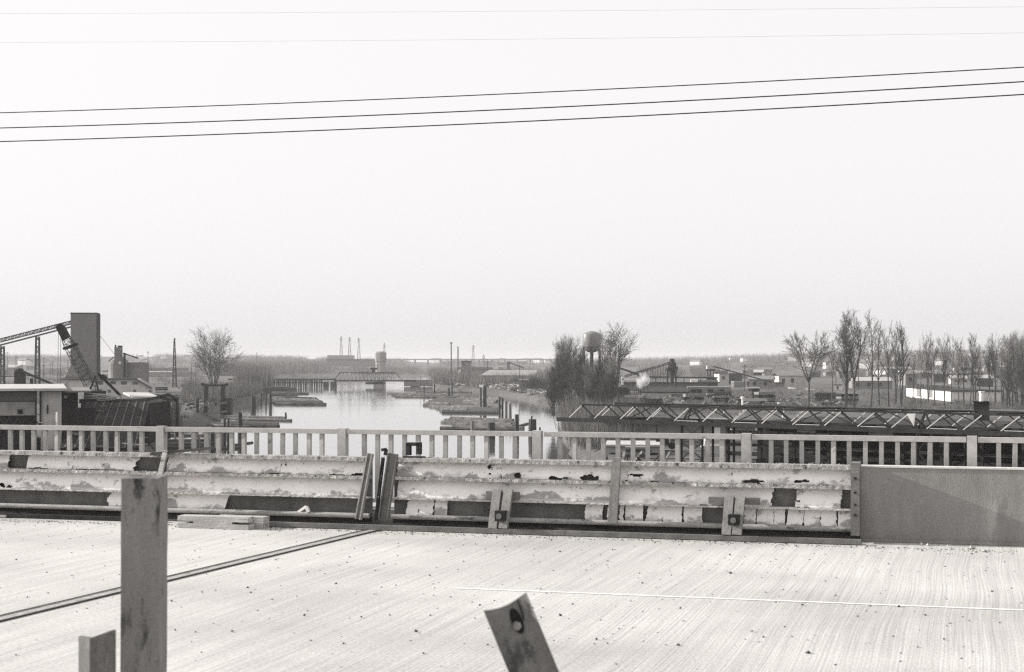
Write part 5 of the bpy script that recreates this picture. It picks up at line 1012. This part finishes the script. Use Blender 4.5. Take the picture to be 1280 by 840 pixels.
# ------------------------------------------------------------------ truss gantry and sheds on the right shore
zb = -3.7; A_ = atY(697, 524, 150); A_.z = zb; B_ = Vector((38.0, 118.7, zb)); d_ = (B_-A_); d_.z = 0; d_.normalize(); nn = Vector((-d_.y, d_.x, 0))
if nn.y < 0: nn = -nn
LT = 62.; e = thing('truss_gantry', 'long low dark steel truss gantry with pale sunlit-toned diagonals running past the twiggy trees', 'truss gantry', (A_.x, A_.y, LAND))
TR_D = mat('gantry_dark_steel', .012, .03, 1, .85, spec=.1, fine=(3, .2)); TR_L = mat('gantry_lit_tone_steel', .28, .40, 1, .6, fine=(3, .15))  # paler copy puts sunlight on diagonals and flanges into the steel colour
step = 3.05; hT = 1.42
for side, off_, start in (('front', 0, 0), ('back', 6., -1.)):
    o_ = nn*off_+d_*start; mb = MB(e.location); mb.bar(A_+o_, A_+o_+d_*LT, .3, .37); mb.build('bottom_chord', TR_D, e)
    mb = MB(e.location); mb.bar(A_+o_+d_*3.0+Z*hT, A_+o_+d_*LT+Z*hT, .16, .17); mb.build('top_chord', TR_D, e)
    n = int((LT-3)/step)
    for k in range(n):
        b0 = A_+o_+d_*(1.5+k*step)+Z*.2; t0 = b0+d_*step*.5+Z*(hT-.28); b1 = b0+d_*step
        mb = MB(e.location); mb.bar(b0-nn*.05, t0-nn*.05, .085, .085); mb.build('lit_tone_diagonal', TR_L, e)
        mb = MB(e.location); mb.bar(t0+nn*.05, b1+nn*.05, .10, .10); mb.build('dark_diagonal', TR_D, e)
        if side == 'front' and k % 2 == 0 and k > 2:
            mb = MB(e.location); mb.bar(b0+d_*.3+Z*.03-nn*.12, b0+d_*2.6+Z*.03-nn*.12, .06, .045); mb.build('lit_tone_flange', TR_L, e)
for k in range(1, 10):
    mb = MB(e.location); p0 = A_+d_*(k*6); mb.bar(p0+Z*.05, p0+nn*6+Z*.05, .2, .25); mb.build('cross_beam', TR_D, e)
    mb = MB(e.location); p1 = p0+d_*3; p2 = p0+d_*6; mb.bar(p0+Z*hT, p1+nn*6+Z*hT, .09); mb.build('top_brace', TR_D, e); mb = MB(e.location); mb.bar(p1+nn*6+Z*hT, p2+Z*hT, .09); mb.build('top_brace', TR_D, e)
    mb = MB(e.location); mb.bar(p0+nn*3+Z*.1, p1+nn*3+Z*(hT-.1), .08); mb.build('sway_brace', TR_D, e); mb = MB(e.location); mb.bar(p1+nn*3+Z*(hT-.1), p2+nn*3+Z*.1, .08); mb.build('sway_brace', TR_D, e)
mb = MB(e.location); mb.obox(A_+d_*(LT/2+2)+nn*3+Z*(-.1), d_*(LT/2-3), nn*.7, Z*.05); mb.build('walkway', TR_D, e)
def hit(px):                                                # where the gantry line is crossed by the photograph column px
    s_ = (px-640)/F; t = (s_*A_.y-A_.x)/(d_.x-s_*d_.y); return A_+d_*t
for i, (pa, pb) in enumerate(((852, 878), (1147, 1166))):
    lg = MB(e.location); c0, c1 = hit(pa), hit(pb)
    for c in (c0, c1, c0+nn*3+d_*1.2, c1+nn*3+d_*1.2): lg.bar(Vector((c.x, c.y, LAND-.3)), Vector((c.x, c.y, zb)), .2)
    for h in range(3):
        z0, z1 = LAND+h*1.5, LAND+(h+1)*1.5
        lg.bar(Vector((c0.x, c0.y, z0)), Vector((c1.x, c1.y, z1)), .09); lg.bar(Vector((c1.x, c1.y, z0)), Vector((c0.x, c0.y, z1)), .09); lg.bar(Vector((c0.x, c0.y, z1)), Vector((c1.x, c1.y, z1)), .09)
    for (u0_, u1_) in ((c0, .5), (c1, .5)): lg.bar(u0_+Z*.1, (c0+c1)/2+Z*(hT+.1), .11)
    lg.bar((c0*.7+c1*.3)+Z*.1-nn*.1, (c0+c1)/2+Z*(hT+.1), .1)
    lg.build('support_tower', TR_D, e)
mb = MB(e.location); c = hit(1140); mb.prism([c+Z*(hT-.1)-nn*.2+d_*-.35, c+Z*(hT-.05)-nn*.2+d_*.45, c+Z*.35-nn*.2+d_*.3], tuple(-nn*.06)); mb.build('gusset_plate', PALE, e, recalc=True)
# dark open mill shed under the gantry
def line(off_): return lambda px: (lambda s_, P0: P0+d_*((s_*P0.y-P0.x)/(d_.x-s_*d_.y)))((px-640)/F, A_+nn*off_)
l9 = line(9); c0, c1 = l9(908), l9(1420); c0.z = c1.z = LAND; ze = -4.25
e = thing('mill_shed', 'long dark open-sided mill shed seen through the railing beneath the truss gantry', 'mill shed', (c0.x, c0.y, LAND)); dl = (c1-c0).length
def seg(name, m, a0, a1, z0, z1, dv0, dv1, sub=None):
    mb = MB(e.location); ca = c0+d_*a0; cb = c0+d_*a1; mb.obox((ca+cb)/2+nn*(dv0+dv1)/2+Z*((z0+z1)/2-LAND), d_*(a1-a0)/2, nn*abs(dv1-dv0)/2, Z*(z1-z0)/2); return mb.build(name, m, sub or e)
seg('back_wall', DARK, 0, dl, LAND-.3, ze, 5, 5.4); seg('floor_slab', DARK, 0, dl, LAND-.3, LAND+.25, 0, 5)
mb = MB(e.location); mb.prism([c0+Z*(ze-LAND)-nn*.6, c0+d_*dl+Z*(ze-LAND)-nn*.6, c0+d_*dl+Z*(ze+.25-LAND)+nn*16, c0+Z*(ze+.25-LAND)+nn*16], (0, 0, .25)); mb.build('roof', DARKROOF, e, recalc=True)
seg('long_beam', DARKROOF, 0, dl, -6.05, -5.8, -.1, .2); seg('long_beam', DARK, 0, dl, -6.9, -6.55, -.1, .2); seg('eave_beam', DARK, 0, dl, ze-.65, ze-.35, -.1, .2)
rg = random.Random(6); k = 0; x = 0
while x < dl:
    seg('post', DARK, x, x+.3, LAND, ze-.02, -.15, .15); w = rg.uniform(1.5, 3)
    if k % 2 == 0: seg('eave_panel', rg.choice((PALE, MIDGREY, PALE)), x+.5, x+.5+w, ze-.33, ze-.02, -.12, -.02)
    x += 3.6; k += 1
for k in range(40): a_ = rg.uniform(1, dl-2); seg('stacked_timber', rg.choice((PILE, PILE, PALEPILE, MIDGREY)), a_, a_+rg.uniform(.4, 1.8), LAND+.26, LAND+rg.uniform(.5, 1.3), rg.uniform(.4, 1), rg.uniform(1.5, 3))
for k in range(9): a_ = 3+k*5+rg.uniform(-1, 1); seg('light_fitting', WHITE if k % 3 == 0 else PALE, a_, a_+rg.uniform(.2, .7), -6.45, -6.25, .5, .65)
Y = 190; e = pthing('pale_store', 'pale blank-walled store building behind the gantry support tower', 'store building', 830, 557, Y)
part(e, 'wall', mat('store_wall', .18, .25, .3, .9, fine=(.8, .12)), (757, 915, 529, 559, Y, 12)); part(e, 'roof', MIDGREY, (755, 918, 527.2, 529, Y-1, 14)); 
for a0 in (790, 820.5, 853): part(e, 'wall_joint', PILE, (a0, a0+.7, 529.2, 558, Y-.08, .1))
part(e, 'white_shutter', WHITE, (891, 900, 534, 558, Y-.15, .12)); part(e, 'doorway', VOID, (772, 780, 548, 558, Y-.1, .12))
mb = MB(); Y = 176
rg = random.Random(9)
e = pthing('timber_stack', 'stack of grey timber on the yard ground seen through the railing before the pale store', 'timber stack', 800, 574, 165)
for k in range(5): part(e, 'timber_layer', PILE if k % 2 else MIDGREY, (783-rg.uniform(0, 4), 812+rg.uniform(-3, 3), 559+k*3.2, 561.8+k*3.2, 165-.1*k, 2.5))
e = pthing('parked_truck', 'dark truck with pale cab top standing in the yard before the pale store', 'truck', 832, 560, 178)
part(e, 'body', DARK, (820, 836, 549, 556, 178, 2.2)); cb = part(e, 'cab', PALEROOF, (836.3, 845, 548, 556, 178, 2.1)); part(e, 'windscreen', GLASS, (838, 844, 549, 551.5, 177.9, .12), sub=cb)
for a0 in (823, 840): mb = MB(e.location); c = atY(a0, 557, 177.9); mb.tube(c, c+Vector((0, .35, 0)), .42, n=14); mb.build('wheel', VOID, e)
e = pthing('loading_dock', 'white-edged loading dock strip before the pale store, seen through the railing', 'dock', 790, 562, 172); part(e, 'slab', PALEROOF, (757, 830, 555.8, 558, 172, 9)); part(e, 'dock_face', CONC, (757, 829, 558.1, 566, 172.3, 8))
e = pthing('sheet_pile', 'pale stacked sheets beside the gantry support tower in the yard', 'sheet stack', 898, 560, 170)
for k in range(4): part(e, 'sheet', (PALEROOF, PALE, WHITE, PALE)[k], (882-k, 906-k*2, 549+k*3, 551.5+k*3, 170-.2*k, 2.4))
rgk = random.Random(4); e = pthing('scrap_heap', 'heap of broken beams leaning together in the yard before the timber stack', 'scrap heap', 775, 577, 158)
for k in range(16):
    x = rgk.uniform(758, 840); mb = MB(e.location); mb.bar(atY(x, 576+rgk.uniform(0, 4), 158+rgk.uniform(-2, 2)), atY(x+rgk.uniform(-6, 14), 564+rgk.uniform(0, 8), 158+rgk.uniform(-2, 2)), rgk.uniform(.1, .3)); mb.build('beam', rgk.choice((PILE, PALEPILE)), e)
Y = 150; e = pthing('chimney_stack', 'square dark chimney stack with a white vent behind it, rising past the gantry', 'chimney', 1227, 545, Y)
part(e, 'shaft', DARKROOF, (1217.5, 1236.5, 503, 575, Y, 1.5)); part(e, 'cap', DARK, (1217, 1237, 501.8, 503, Y-.1, 1.7)); mb = MB(e.location); c = atY(1224, 501.7, Y+.8); mb.tube(c, c+Z*.85, .24, n=12); mb.tube(c+Z*.85, c+Z*.95, .3, n=12); mb.build('vent', WHITE, e)
mb = MB(e.location); c = atY(1233, 501.7, Y+.8); mb.tube(c, c+Z*.45, .2, n=12); mb.build('small_vent', PALE, e)
Y = 185; e = pthing('yard_lamp', 'pale yard lamp post with a short arm beyond the truss gantry', 'lamp post', 980, 535, Y)
mb = MB(e.location); mb.tube(atY(980, 560, Y), atY(980, 503, Y), .09, .07, 8); mb.bar(atY(980, 503.3, Y), atY(974, 503.5, Y), .08); mb.build('post', PALE, e); mb = MB(e.location); mb.px(972.5, 975.5, 503, 505, Y-.1, .3); mb.build('lamp_head', WHITE, e); mb = MB(e.location); mb.px(978, 983, 518, 525, Y-.2, .3); mb.build('switch_box', WHITE, e)
mb = MB(); c = hit(876)+nn*6.3+Z*(hT+.1); mb.tube(c, c+Z*.55, .09, n=8); mb.tube(c+Z*.55, c+Z*.75, .16, n=8); mb.bar(c+Vector((.1, 0, .1)), c+Vector((.55, 0, .25)), .1); single(mb, 'white_fitting', WHITE, 'small white fitting standing on the gantry top above its first support tower', 'fitting')
Y = 215; mb = MB(); mb.px(905, 975, 514, 519, Y, .5); mb.px(1000, 1060, 516, 518, Y, .5); single(mb, 'yard_wall', PALE, 'low pale yard wall showing between the gantry chords', 'wall')

# ------------------------------------------------------------------ haze
hzm = bpy.data.materials.new('haze'); hzm.use_nodes = True; n = hzm.node_tree.nodes; l = hzm.node_tree.links; n.remove(n['Principled BSDF'])
pv = n.new('ShaderNodeVolumePrincipled'); pv.inputs['Color'].default_value = (.80, .785, .785, 1); pv.inputs['Density'].default_value = .00015; pv.inputs['Anisotropy'].default_value = 0
l.new(pv.outputs[0], n['Material Output'].inputs['Volume'])
mb = MB(); mb.box(-23500, 23500, -60, 9800, -13.5, 32); kind(mb.build('haze', hzm), 'stuff')
